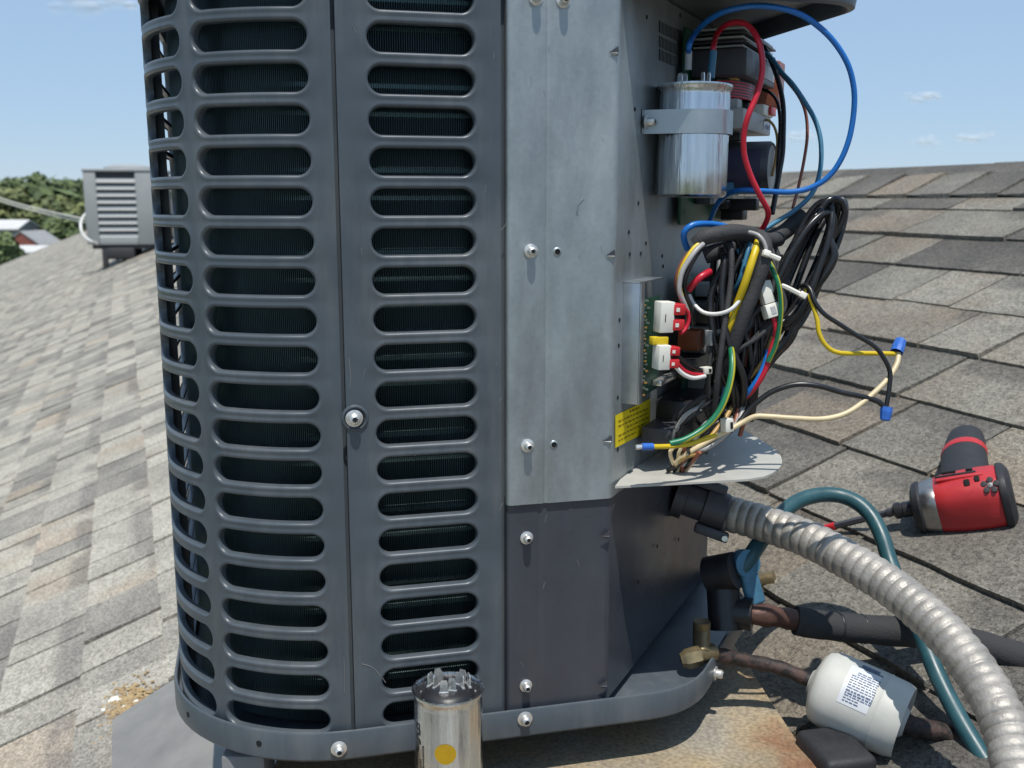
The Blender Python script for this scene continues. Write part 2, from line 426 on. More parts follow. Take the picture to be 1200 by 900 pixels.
def stripe_mat(name, base, stripe, angle_scale=1.0):
    m = bpy.data.materials.new(name)
    nt, ns, lk, b = nodes(m); b.inputs['Roughness'].default_value = 0.36
    tc = ns.new('ShaderNodeNewGeometry')
    w = ns.new('ShaderNodeSeparateXYZ'); lk.new(tc.outputs['Normal'], w.inputs[0])
    mr = ns.new('ShaderNodeMapRange'); mr.inputs['From Min'].default_value = 0.25; mr.inputs['From Max'].default_value = 0.35
    lk.new(w.outputs[0], mr.inputs[0])
    mx = ns.new('ShaderNodeMix'); mx.data_type = 'RGBA'; mx.inputs[6].default_value = (*base, 1); mx.inputs[7].default_value = (*stripe, 1)
    lk.new(mr.outputs[0], mx.inputs[0]); lk.new(mx.outputs[2], b.inputs['Base Color'])
    return m
M_grnyel = stripe_mat('green_yellow_earth_insulation', (0.008, 0.15, 0.07), (0.45, 0.40, 0.02))

def leaf_mat(name, c):
    m = bpy.data.materials.new(name)
    nt, ns, lk, b = nodes(m); b.inputs['Roughness'].default_value = 0.7
    ge = ns.new('ShaderNodeNewGeometry')
    rp = ns.new('ShaderNodeValToRGB')
    rp.color_ramp.elements[0].color = (c[0] * 0.55, c[1] * 0.6, c[2] * 0.6, 1); rp.color_ramp.elements[1].color = (c[0] * 1.5, c[1] * 1.35, c[2] * 1.2, 1)
    lk.new(ge.outputs['Random Per Island'], rp.inputs[0]); lk.new(rp.outputs[0], b.inputs['Base Color'])
    return m
M_leaf = [leaf_mat('oak_leaf', (0.085, 0.125, 0.045)), leaf_mat('olive_leaf', (0.13, 0.16, 0.060)), leaf_mat('pale_leaf', (0.12, 0.17, 0.07))]
M_bark = mat('bark', (0.10, 0.08, 0.06), 0.9, 0, 0.3, 5)
M_ground = mat('dry_grass_ground', (0.10, 0.115, 0.06), 0.95, 0, 0.4, 0.15, 0, 100)
M_wallw = mat('white_stucco', (0.62, 0.60, 0.56), 0.8, 0, 0.05, 2)
M_wallr = mat('brick_red_wall', (0.27, 0.085, 0.065), 0.85, 0, 0.2, 3)
M_roofw = mat('pale_metal_roof', (0.55, 0.54, 0.52), 0.6, 0, 0.06, 1)
M_roofg = mat('grey_far_roof', (0.26, 0.26, 0.26), 0.8, 0, 0.12, 1)
M_glass = mat('dark_window_glass', (0.02, 0.025, 0.03), 0.1, 0, 0.1, 1)
M_stucco = mat('building_stucco', (0.45, 0.42, 0.36), 0.85, 0, 0.08, 3)
M_cloud = mat('cloud_white', (0.9, 0.9, 0.9), 1.0, 0, 0.02, 1)

# ------------------------------------------------------------------ the setting: ground, building, roof and its shingles
GZ = -7.2
MB().add([(-1500, -300, GZ), (1500, -300, GZ), (1500, 2500, GZ), (-1500, 2500, GZ)], [(0, 1, 2, 3)]).build('ground', M_ground, kind='structure')

S_RIDGE = 1.935 / math.cos(PHI)
S_EAVE = -7.6 / math.cos(PHI)
Q0, Q1 = -4.0, 52.0
bm_ = MB()
a0, a1, b0, b1 = RP(Q0, S_EAVE), RP(Q1, S_EAVE), RP(Q0, S_RIDGE), RP(Q1, S_RIDGE)
slope2 = V((WD.x * math.cos(PHI), WD.y * math.cos(PHI), -math.sin(PHI)))
c0, c1 = b0 + slope2 * 9.5, b1 + slope2 * 9.5
top = [a0, a1, b1, b0, c1, c0]
th = V((0, 0, -0.16))
bm_.add(top + [p + th for p in top], [(0, 3, 2, 1), (3, 5, 4, 2), (6, 7, 8, 9), (9, 8, 10, 11), (0, 1, 7, 6), (4, 5, 11, 10), (1, 2, 8, 7), (2, 4, 10, 8), (0, 6, 9, 3), (3, 9, 11, 5)])
roof = bm_.build('roof', M_deck, kind='structure')
# building under it
def RPW(q, w, z): return V((0, 0, 0)) + E * q + WD * w + V((0, 0, z))
bw = MB()
wq0, wq1, ww0, ww1 = Q0 + 0.5, Q1 - 0.5, -6.9, 10.0
zt = R0.z + 0.41 * ww0 - 0.2
pts = [RPW(wq0, ww0, zt), RPW(wq1, ww0, zt), RPW(wq1, ww1, zt), RPW(wq0, ww1, zt)]
bw.add([V((p.x, p.y, GZ)) for p in pts] + pts, [(0, 1, 5, 4), (1, 2, 6, 5), (2, 3, 7, 6), (3, 0, 4, 7), (4, 5, 6, 7)])
bw.build('building_wall', M_stucco, kind='structure')

EXPO = 0.143
def visible_area(q, s, ln):
    c = RP(q + ln / 2, s + EXPO / 2)
    p = proj(c)
    if p is None: return 0
    x, y, d = p
    if not (-40 < x < 1240 and -20 < y < 930): return 0
    if 190 < x < 720 and y < 840: return 0
    if 720 <= x < 845 and y < 800: return 0
    r = (c).normalized()
    return EXPO * ln * abs(r.dot(N)) * (FPX / d) ** 2
tabs = []
rnd = random.Random(11)
nrow = int((S_RIDGE - S_EAVE) / EXPO)
for j in range(nrow + 1):
    s = S_RIDGE - 0.062 - j * EXPO
    w_ = s * math.cos(PHI)
    q = -1.8 + rnd.random() * 0.3
    qmax = Q1 - 0.02
    while q < qmax:
        ln = (rnd.choice((0.09, 0.11, 0.13, 0.15, 0.18, 0.21)) if w_ < 0.35 else rnd.choice((0.14, 0.17, 0.20, 0.23, 0.26, 0.30))) * rnd.uniform(0.92, 1.08)
        far = max(0, q - 14) / 20
        ln *= 1 + far * 0.6
        ln = min(ln, qmax - q)
        if ln > 0.03: tabs.append((q, s, ln, (0.22 + 0.44 * rnd.random() + (0.2 if rnd.random() < 0.12 else 0)) if w_ < 0.35 else (0.14 + 0.66 * rnd.random()), rnd.random(), visible_area(q, s, ln), j))
        q += ln
def tab_mesh_near(mb, q, s, ln, t1, t2, j, org):
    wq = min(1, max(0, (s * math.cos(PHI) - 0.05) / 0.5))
    sh = (0.80 - 0.38 * wq) * random.Random(int(q * 997) + j * 7).uniform(0.92, 1.08)  # painted light difference: brightness drops going uphill
    th = 0.0030 if t2 < 0.62 else 0.0072
    g = 0.0036 if s < 0.38 else 0.0018
    ex = EXPO * 1.12
    rj = random.Random(int(q * 1000) * 31 + j)
    s0 = s + rj.uniform(-0.0025, 0.0025)
    hb = 0.0042 + th; ht = 0.0012 + th * 0.4
    q0, q1 = q + g, q + ln - g
    nb = 9
    lift = [rj.uniform(0, 0.0022), rj.uniform(0, 0.0022)]
    vs, at = [], []
    for k in range(nb):                            # butt edge: top and bottom
        f = k / (nb - 1); qq = q0 + (q1 - q0) * f
        ds = rj.uniform(-0.0012, 0.0012) if 0 < k < nb - 1 else 0.0
        l_ = lift[0] * (1 - f) ** 2 + lift[1] * f ** 2 + rj.uniform(-0.0003, 0.0003)
        vs.append(RP(qq, s0 + ds, hb + l_)); at.append(0.0)
        vs.append(RP(qq, s0 + ds + 0.0006, 0.0004)); at.append(0.0)
    m0 = len(vs)
    for k in range(nb):
        f = k / (nb - 1); e_ = rj.uniform(-0.0008, 0.0008) if k in (0, nb - 1) else 0
        vs.append(RP(q0 + (q1 - q0) * f + e_, s0 + ex * 0.5, (hb + ht) / 2)); at.append(0.5)
    for k in range(nb):
        f = k / (nb - 1)
        vs.append(RP(q0 + (q1 - q0) * f, s0 + ex, ht)); at.append(1.0)
    b0_ = len(vs); vs += [RP(q0, s0 + ex, 0.0003), RP(q1, s0 + ex, 0.0003)]; at += [1.0, 1.0]
    fs = []
    for k in range(nb - 1):
        fs.append((2 * k + 2, 2 * k, m0 + k, m0 + k + 1))
        fs.append((2 * k, 2 * k + 2, 2 * k + 3, 2 * k + 1))
        fs.append((m0 + k + 1, m0 + k, m0 + nb + k, m0 + nb + k + 1))
    fs += [(0, 1, b0_, m0 + nb, m0), (2 * nb - 1, 2 * nb - 2, m0 + nb - 1, m0 + 2 * nb - 1, b0_ + 1)]
    mb.add([p - org for p in vs], fs)
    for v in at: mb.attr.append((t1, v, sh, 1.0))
def tab_mesh(mb, q, s, ln, t1, t2, j, org=V((0, 0, 0)), rep=1):
    # glare painted into the colour: lower courses set paler, upper ones darker
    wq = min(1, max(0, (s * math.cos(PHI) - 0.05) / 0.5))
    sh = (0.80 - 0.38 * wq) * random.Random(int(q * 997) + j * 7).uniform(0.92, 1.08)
    th = 0.0030 if t2 < 0.62 else 0.0072
    g = 0.0036 if s < 0.38 else 0.0018
    ex = EXPO * 1.12
    rj = random.Random(int(q * 1000) * 31 + j)
    jit = rj.uniform(-0.0025, 0.0025)
    h0 = 0.0042 + th * 0.5; h1 = 0.0012
    q0, q1 = q + g, q + ln - g
    s0 = s + jit
    c = [RP(q0, s0, h0 + th * 0.5), RP(q1, s0, h0 + th * 0.5 + rj.uniform(-0.0006, 0.0006)), RP(q1, s0 + ex, h1 + th * 0.4), RP(q0, s0 + ex, h1 + th * 0.4)]
    d = [RP(q0, s0, 0.0005), RP(q1, s0, 0.0005), RP(q1, s0 + ex, 0.0003), RP(q0, s0 + ex, 0.0003)]
    mid0 = RP(q0, s0 + ex * 0.5, (h0 + th * 0.5 + h1 + th * 0.4) / 2); mid1 = RP(q1, s0 + ex * 0.5, (h0 + th * 0.5 + h1 + th * 0.4) / 2)
    vs = [c[0], c[1], mid1, mid0, c[2], c[3]] + d
    vs = [p - org for p in vs]
    # 0,1 butt top; 2,3 middle; 4,5 upper edge; 6..9 underside
    fs = [(1, 0, 3, 2), (2, 3, 5, 4), (0, 1, 7, 6), (1, 2, 4, 8, 7), (3, 0, 6, 9, 5)]
    mb.add(vs, fs)
    t = (t1, 0.0, t2, 1.0)
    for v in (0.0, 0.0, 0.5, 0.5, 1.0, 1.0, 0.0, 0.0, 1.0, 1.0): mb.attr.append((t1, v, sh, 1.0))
tabs_sorted = sorted(range(len(tabs)), key=lambda i: -tabs[i][5])
single = set(tabs_sorted[:300])
rest = MB()
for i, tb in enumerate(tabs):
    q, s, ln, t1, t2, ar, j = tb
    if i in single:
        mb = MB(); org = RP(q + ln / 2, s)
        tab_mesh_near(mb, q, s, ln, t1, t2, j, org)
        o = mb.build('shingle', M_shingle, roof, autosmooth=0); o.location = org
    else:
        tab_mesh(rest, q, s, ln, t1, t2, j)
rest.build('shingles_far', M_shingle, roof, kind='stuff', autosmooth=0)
# ridge caps
cap = MB()
q = -1.8
while q < 30:
    for sgn in (0,):
        r0 = S_RIDGE
        pts3 = [RP(q, r0 - 0.13, 0.016), RP(q, r0, 0.020), RP(q, r0, 0.020) + slope2 * 0.13]
        pts4 = [RP(q + 0.15, r0 - 0.13, 0.012), RP(q + 0.15, r0, 0.012), RP(q + 0.15, r0, 0.012) + slope2 * 0.13]
        cap.add(pts3 + pts4 + [p - V((0, 0, 0.014)) for p in pts3], [(0, 1, 4, 3), (1, 2, 5, 4), (0, 6, 7, 1), (1, 7, 8, 2), (0, 3, 6)])
        t = random.random()
        for k in range(9): cap.attr.append((t, 0.1, 0.46, 1))
    q += 0.142
cap.build('ridge_caps', M_shingle, roof, kind='stuff', autosmooth=0)

# ------------------------------------------------------------------ platform under the unit, flashing, post
ZP = -0.480
pl = MB()
pp = [(-0.205, 0.62), (0.262, 0.62), (0.262, 0.80), (0.2585, 0.826), (0.252, 0.92), (0.247, 1.02), (0.235, 1.12), (-0.205, 1.12)]
pl.prism(pp, -0.75, ZP)
plat = pl.build('mounting_slab', M_slab)
tag(plat, 'rust stained buff mortar slab under the condenser, in the pan shade', 'slab')
# steel leg under the left of the pan
leg = MB()
p = on_z(283, 884, -0.445)
pz = R0.z + 0.41 * (p.dot(WD))
leg.box((0, 0, (pz - 0.448) / 2), (0.036, 0.036, -0.448 - pz), bevel=0.003)
leg.box((0, 0, pz + 0.02), (0.075, 0.075, 0.006), bevel=0.001)
p_leg = leg.build('support_post', M_post); p_leg.location = (p.x + 0.0, p.y + 0.02, 0)
tag(p_leg, 'grey steel support post under the left corner of the condenser pan', 'support post')
# flashing sheet lying on the shingles
f0 = on_roof(139, 856); 
def roof_qs(p): d = p - R0; return d.dot(E), d.dot(U)
qa, sa = roof_qs(on_roof(139, 856)); qb, sb = roof_qs(on_roof(205, 812))
fl = MB()
fpts = [(qa, sa), (qb, sb), (qb - 0.02, sb + 0.55), (qa - 0.55, sa + 0.65), (qa - 0.60, sa + 0.0)]
fl.add([RP(x, y, 0.020) for x, y in fpts] + [RP(x, y, 0.018) for x, y in fpts], [(4, 3, 2, 1, 0), (0, 1, 6, 5), (4, 0, 5, 9), (3, 4, 9, 8)])
o = fl.build('flashing_sheet', M_flash); tag(o, 'flat grey metal flashing sheet lying on shingles below the unit corner', 'flashing')
# crumbs of old foam
cr = MB(); rnd = random.Random(5)
for k in range(700):
    px = rnd.gauss(150, 13); py = rnd.gauss(826, 11) - (px - 150) * 0.35
    p = on_roof(px, py, 0.0095); r = rnd.uniform(0.0012, 0.0036) * (2.4 if k % 70 == 0 else 1)
    bm2 = bmesh.new(); bmesh.ops.create_icosphere(bm2, subdivisions=1, radius=r)
    for v in bm2.verts: v.co = V((v.co.x * rnd.uniform(.7, 1.4), v.co.y * rnd.uniform(.7, 1.4), v.co.z * rnd.uniform(.25, .7)))
    bm2.verts.index_update()
    cr.add([p + v.co for v in bm2.verts], [[v.index for v in f.verts] for f in bm2.faces], 1 if k % 70 == 0 else 0)
    bm2.free()
o = cr.build('foam_crumbs', [M_crumb, M_white], kind='stuff'); tag(o, 'cream crumbs of old foam scattered on shingles by the flashing', 'crumbs')

# ------------------------------------------------------------------ the condenser unit
unit = empty('condenser_unit', O, 'large slate grey condenser with slotted grille and opened wiring corner', 'condenser unit', rz=ANG)
RC = 0.140; CA, CB = -0.131, 0.141               # left front corner: radius and centre
NS = 20
ZTOP0, PIT = 0.1154, 0.02914                     # slot rows
def sheet(mb, cols_, s0, s1, zc, pitch, rows, mapf, hh, ztop, zbot, capn=9, flat_n=10):
    """a sheet in (s, z) with rows of stadium slots in each column of cols_; mapf(s, z, depth) -> point"""
    edges = [s0] + [ (cols_[i][1] + cols_[i + 1][0]) / 2 for i in range(len(cols_) - 1)] + [s1]
    key = {}
    def vid(p):
        k = (round(p[0], 6), round(p[1], 6), round(p[2], 6))
        if k not in key:
            key[k] = len(vs); vs.append(mapf(*p))
        return key[k]
    vs, fs = [], []
    for ci, (ca, cb) in enumerate(cols_):
        ea, eb = edges[ci], edges[ci + 1]
        for r in range(rows):
            z = zc - r * pitch
            zt, zb = z + pitch / 2, z - pitch / 2
            sl, sr = ca + hh, cb - hh
            cont, bnd = [], []
            for k in range(flat_n):                # along the top from left to right
                s = sl + (sr - sl) * k / flat_n
                cont.append((s, z, 0, 1)); bnd.append((s, zt))
            angs = [PI / 2 - PI * k / (2 * capn) for k in range(2 * capn + 1)]
            w, h = eb - sr, pitch / 2
            ac = math.atan2(h, w)
            angs = sorted(set([round(a, 6) for a in angs] + [round(ac, 6), round(-ac, 6)]), reverse=True)
            for a in angs[:-1]:
                cont.append((sr, z, math.cos(a), math.sin(a)))
                c, sn = math.cos(a), math.sin(a)
                t = min(w / c if c > 1e-6 else 1e9, h / abs(sn) if abs(sn) > 1e-6 else 1e9)
                bnd.append((sr + c * t, z + sn * t))
            for k in range(flat_n):
                s = sr + (sl - sr) * k / flat_n
                cont.append((s, z, 0, -1)); bnd.append((s, zb))
            w = sl - ea; ac = math.atan2(h, w)
            angs = [PI / 2 - PI * k / (2 * capn) for k in range(2 * capn + 1)]
            angs = sorted(set([round(a, 6) for a in angs] + [round(ac, 6), round(-ac, 6)]))
            for a in angs[:-1]:
                cont.append((sl, z, -math.cos(a), math.sin(a)))
                c, sn = math.cos(a), math.sin(a)
                t = min(w / c if c > 1e-6 else 1e9, h / abs(sn) if abs(sn) > 1e-6 else 1e9)
                bnd.append((sl - c * t, z + sn * t))
            n = len(cont)
            rings = [(hh + 0.0044, 0.0), (hh + 0.0030, -0.0003), (hh + 0.0019, -0.0004), (hh + 0.0009, 0.0001), (hh + 0.0002, 0.0014), (hh, 0.0034), (hh - 0.0001, 0.0062)]
            prev = [vid((b[0], b[1], 0)) for b in bnd]
            for rr, dd in rings:
                cur = [vid((c[0] + c[2] * rr, c[1] + c[3] * rr, dd)) for c in cont]
                for k in range(n):
                    a_, b_, c_, d_ = prev[k], prev[(k + 1) % n], cur[(k + 1) % n], cur[k]
                    f = [a_, b_, c_, d_]
                    f2 = []
                    for x in f:
                        if x not in f2: f2.append(x)
                    if len(f2) >= 3: fs.append(tuple(reversed(f2)))
                prev = cur
        for za, zb in ((ztop, zc + pitch / 2), (zc - (rows - 0.5) * pitch, zbot)):
            if abs(za - zb) < 1e-5: continue
            ss = [ea] + [ca + hh + (cb - ca - 2 * hh) * k / flat_n for k in range(flat_n + 1)] + [eb]
            for k in range(len(ss) - 1):
                q_ = [vid((ss[k], za, 0)), vid((ss[k + 1], za, 0)), vid((ss[k + 1], zb, 0)), vid((ss[k], zb, 0))]
                fs.append(tuple(reversed(q_)))
    mb.add(vs, fs, 0, True)
    return mb

ZBOT = -0.428; ZLID = 0.160
ROWS = 20; ZC = ZTOP0 + PIT                      # one row above the first that shows
HH = 0.0098
def map_corner(s, z, d):                          # s = arc length from the front seam round the corner
    arc = RC * PI / 2
    r = RC - d
    if s < 0: return V((CA - s, CB - RC + d, z))
    if s > arc: return V((CA - RC + d, CB + (s - arc), z))
    t = s / RC
    return V((CA - r * math.sin(t), CB - r * math.cos(t), z))
ARC = RC * PI / 2
mb = MB()
sheet(mb, [(0.0185, 0.1085), (0.1225, 0.2125)], 0.0015, ARC + 0.010, ZC, PIT, ROWS, map_corner, HH, ZLID, ZBOT, flat_n=14)
# returns at the panel edges
for s_ in (0.0015, ARC + 0.010):
    mb.add([map_corner(s_, ZLID, 0), map_corner(s_, ZBOT, 0), map_corner(s_, ZBOT, 0.012), map_corner(s_, ZLID, 0.012)], [(0, 1, 2, 3)])
mb.build('corner_grille', M_paint, unit, autosmooth=50)
mb = MB()
FR0, FR1 = CA + 0.0017, -0.0085
sheet(mb, [(-0.1065, -0.0285)], FR0, FR1, ZC, PIT, ROWS, lambda s, z, d: V((s, 0.0005 + d, z)), HH, ZLID, ZBOT)
for s_ in (FR0, FR1):
    mb.add([V((s_, 0.0005, ZLID)), V((s_, 0.0005, ZBOT)), V((s_, 0.0125, ZBOT)), V((s_, 0.0125, ZLID))], [(0, 1, 2, 3)])
mb.build('front_grille', M_paint, unit, autosmooth=50)
mb = MB(); mb.box((CA, 0.0125, (ZLID + ZBOT) / 2), (0.016, 0.003, ZLID - ZBOT)).box((-0.0065, 0.010, (ZLID + ZBOT) / 2), (0.014, 0.004, ZLID - ZBOT))  # strips added behind the panel seams to stop light showing through
mb.build('seam_backing', M_paint, unit)
mb = MB()
sheet(mb, [(0.035, 0.215), (0.235, 0.40)], 0.012, 0.41, ZC, PIT, ROWS, lambda s, z, d: V((CA - RC + d, CB + s, z)), 0.0128, ZLID, ZBOT)
mb.build('side_grille', M_paint, unit, autosmooth=50)
mb = MB()
mb.box((0.01, 0.572, (ZLID + ZBOT) / 2), (0.55, 0.003, ZLID - ZBOT)).box((0.2945, 0.42, (ZLID + ZBOT) / 2), (0.003, 0.30, ZLID - ZBOT))
mb.build('rear_panel', M_paint, unit)
# coil: fins, tubes and a dark core behind them
def coil_pt(s, off):                              # path parallel to the grille, off inside it
    r = RC - off
    if s < 0: return V((CA - s, CB - r, 0)), V((0, 1, 0))
    arc = RC * PI / 2
    if s < arc:
        t = s / RC
        return V((CA - r * math.sin(t), CB - r * math.cos(t), 0)), V((math.sin(t), math.cos(t), 0))
    return V((CA - r, CB + s - arc, 0)), V((1, 0, 0))
fins = MB(); s = -0.122
while s < ARC + 0.40:
    p0, d0 = coil_pt(s, 0.0185)
    tw = random.uniform(-0.0003, 0.0003)
    side = V((-d0.y, d0.x, 0))
    p1 = p0 + d0 * 0.014 + side * tw
    t2 = side * 0.00012
    z0, z1 = ZBOT + 0.01, ZLID - 0.005
    a = [p0 - t2, p0 + t2, p1 + t2, p1 - t2]
    fins.add([V((v.x, v.y, z0)) for v in a] + [V((v.x, v.y, z1)) for v in a], [(0, 1, 5, 4), (1, 2, 6, 5), (3, 0, 4, 7)])
    s += 0.00175
fins.build('coil_fins', M_fin, unit, kind='stuff', autosmooth=0)
tb = MB()
z = ZBOT + 0.02
while z < ZLID:
    pts = [coil_pt(-0.122 + (ARC + 0.52) * k / 40, 0.025)[0] + V((0, 0, z)) for k in range(41)]
    tb.tube(pts, 0.0032, 6, M=None)
    z += 0.0205
tb.build('coil_tubes', M_cutube, unit, kind='stuff')
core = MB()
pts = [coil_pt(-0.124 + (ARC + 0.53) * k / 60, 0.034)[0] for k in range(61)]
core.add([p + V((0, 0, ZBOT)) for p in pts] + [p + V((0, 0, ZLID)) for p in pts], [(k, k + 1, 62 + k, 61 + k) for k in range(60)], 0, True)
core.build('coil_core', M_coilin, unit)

# base pan with upturned rim
def outline(off):
    pts = []
    r = RC + off
    for k in range(0, 17):
        t = PI / 2 - (PI / 2) * k / 16
        pts.append((CA - r * math.sin(t), CB - r * math.cos(t)))
    # front to the cut corner, rounded
    def rnd_corner(p, c, n, rad, seg=6):
        p, c, n = V(p), V(c), V(n)
        u, w = (p - c).normalized(), (n - c).normalized()
        out = []
        for k in range(seg + 1):
            t = k / seg
            a_ = c + u * rad; b_ = c + w * rad
            q_ = a_ * (1 - t) ** 2 + c * 2 * t * (1 - t) + b_ * t * t
            out.append((q_.x, q_.y))
        return out
    f = CB - RC - off
    cx = 0.158; d = V((0.6355, 0.7718)).normalized(); nn = V((d.y, -d.x))
    ra = 0.2965 + off
    c1 = V((cx, 0.0)) + nn * off
    # intersection of front line with the cut line
    k1 = (f - c1.y) / d.y; pA = c1 + d * k1
    k2 = (ra - c1.x) / d.x; pB = c1 + d * k2
    pts += rnd_corner((-0.1, f), (pA.x, f), (pB.x, pB.y), 0.042, 8)
    pts += rnd_corner((pA.x, f), (pB.x, pB.y), (ra, 0.5), 0.03, 5)
    pts += [(ra, 0.572 + off), (CA - RC - off, 0.572 + off)]
    return pts
po, pi_ = outline(0.0065), outline(0.0045)
n = len(po)
ZR, ZPB = -0.4155, -0.4415
pan = MB()
ring = lambda pts, z: [V((p[0], p[1], z)) for p in pts]
# section of the rim: outer bottom, outer top, rolled lip, inner down to the floor
secs = [ring(outline(0.0035), ZPB), ring(po, ZPB + 0.003), ring(po, ZR - 0.0016), ring(outline(0.0058), ZR - 0.0004), ring(pi_, ZR), ring(outline(0.0036), ZR - 0.0008), ring(outline(0.0032), ZR - 0.012), ring(outline(0.0028), ZPB + 0.012)]
vs = [v for r_ in secs for v in r_]
fs = []
for k in range(len(secs) - 1):
    for i in range(n):
        fs.append((k * n + i, k * n + (i + 1) % n, (k + 1) * n + (i + 1) % n, (k + 1) * n + i))
pan.add(vs, fs, 0, True)
pan.add(secs[-1], [tuple(range(n))]); pan.add(secs[0], [tuple(reversed(range(n)))])
pan.build('base_pan', M_paint, unit, autosmooth=35)

# lid: hanging rim and underside plate
def lid_outline(off):
    pts = []
    l, r, f, bk = CA - RC - 0.003 - off, 0.305 + off, -0.003 - off, 0.585 + off
    for k in range(17):
        t = PI / 2 - (PI / 2) * k / 16; rr = RC + 0.003 + off
        pts.append((CA - rr * math.sin(t), CB - rr * math.cos(t)))
    rr = 0.050 + off * 0.8
    for k in range(11):
        t = (PI / 2) * k / 10
        pts.append((r - rr + rr * math.sin(t), f + rr - rr * math.cos(t)))
    pts += [(r, bk), (l, bk)]
    return pts
lid = MB(); lo = lid_outline(0); n = len(lo)
secs = [ring(lid_outline(-0.012), 0.172), ring(lid_outline(-0.010), 0.158), ring(lid_outline(-0.006), 0.1545), ring(lid_outline(-0.001), 0.156), ring(lo, 0.162), ring(lo, 0.200), ring(lid_outline(-0.012), 0.212)]
vs = [v for r_ in secs for v in r_]; fs = []
for k in range(len(secs) - 1):
    for i in range(n): fs.append((k * n + i, (k + 1) * n + i, (k + 1) * n + (i + 1) % n, k * n + (i + 1) % n))
lid.add(vs, [tuple(reversed(f)) for f in fs], 0, True)
lid.add(secs[-1], [tuple(range(n))])
lidm = lid.build('lid', M_paint, unit, autosmooth=45)
up = MB(); up.add(ring(lid_outline(-0.012), 0.170), [tuple(reversed(range(n)))])
up.build('lid_underside', M_galv, lidm)

# galvanised corner panel, front face and slanted wall as one bent sheet; dark painted one below
ZSH = -0.229
def bent_sheet(z0, z1, b0, crease_px, mt, name, wlen, step=0.0009, left=-0.0045, rleft=0.004, foldr=0.004):
    """left return, front face with a small step at the crease, rounded fold, slanted wall"""
    pts = [(left, b0 + 0.016), (left, b0 + rleft)]
    for k in range(1, 6):
        t = k / 5 * PI / 2
        pts.append((left + rleft * (1 - math.cos(t)), b0 + rleft * (1 - math.sin(t))))
    pts += [(left + rleft + 0.006, b0 - 0.0003), (left + rleft + 0.0085, b0 + 0.0002), (crease_px - 0.0024, b0), (crease_px - 0.0006, b0 + step), (crease_px + 0.0006, b0 + step * 0.9), (crease_px + 0.0026, b0 - step * 0.3), (crease_px + 0.005, b0 - step * 0.2), (crease_px + 0.020, b0), (crease_px + 0.0225, b0 + 0.0003), (crease_px + 0.025, b0)]
    x1 = WA.x
    pa = V((x1 - foldr, b0)); pb = V((x1, b0)); pc = V((x1, b0)) + V((WDIR.x, WDIR.y)) * foldr
    for k in range(7):
        t = k / 6
        q_ = pa * (1 - t) ** 2 + pb * 2 * t * (1 - t) + pc * t * t
        pts.append((q_.x, q_.y))
    e = V((x1, b0)) + V((WDIR.x, WDIR.y)) * wlen
    pts.append((e.x, e.y))
    mb = MB(); n = len(pts); nz = 8
    vs = []
    for k in range(nz + 1):
        z = z0 + (z1 - z0) * k / nz
        vs += [V((p[0], p[1], z)) for p in pts]
    fs = [(k * n + i, k * n + i + 1, (k + 1) * n + i + 1, (k + 1) * n + i) for k in range(nz) for i in range(n - 1)]
    mb.add(vs, fs, 0, True)
    # inner skin, 1.2 mm behind, and the edge between them
    ins = []
    for i in range(n):
        a_ = V(pts[max(i - 1, 0)]); b_ = V(pts[min(i + 1, n - 1)])
        d = (b_ - a_).normalized(); ins.append(V(pts[i]) + V((-d.y, d.x)) * 0.0012)
    for z, fl in ((z0, False), (z1, True)):
        vv = [V((p[0], p[1], z)) for p in pts] + [V((p.x, p.y, z)) for p in ins]
        ff = [(i, n + i, n + i + 1, i + 1) for i in range(n - 1)]
        mb.add(vv, ff if not fl else [tuple(reversed(f)) for f in ff])
    mb.add([V((p.x, p.y, z0)) for p in ins] + [V((p.x, p.y, z1)) for p in ins], [(i, n + i, n + i + 1, i + 1) for i in range(n - 1)], 0, True)
    return mb.build(name, mt, unit, autosmooth=30)
cr1 = on_front(640, 300).x
zg0 = on_front(650, 588).z
galv = bent_sheet(zg0, ZLID + 0.008, -0.002, cr1, M_galv, 'control_box_panel', WLEN)
dark = bent_sheet(-0.420, zg0 + 0.006, 0.0006, on_front(632, 700).x, M_paintdk, 'lower_service_panel', WLEN, step=0.0006)

# shelf plate
shp = [(0.085, -0.006), (0.20, -0.0125), (0.218, -0.008)]
for k in range(1, 8):
    t = k / 7
    q_ = V((0.218, -0.008)) * (1 - t) ** 2 + V((0.262, 0.018)) * 2 * t * (1 - t) + V((0.275, 0.085)) * t * t
    shp.append((q_.x, q_.y))
shp += [(0.284, 0.175), (0.284, 0.235), (WA.x + WDIR.x * 0.33, WA.y + WDIR.y * 0.33), (WA.x + WDIR.x * 0.02 + 0.001, WA.y + WDIR.y * 0.02)]
MB().prism(shp, ZSH - 0.0018, ZSH).build('shelf_plate', M_shelf, unit)

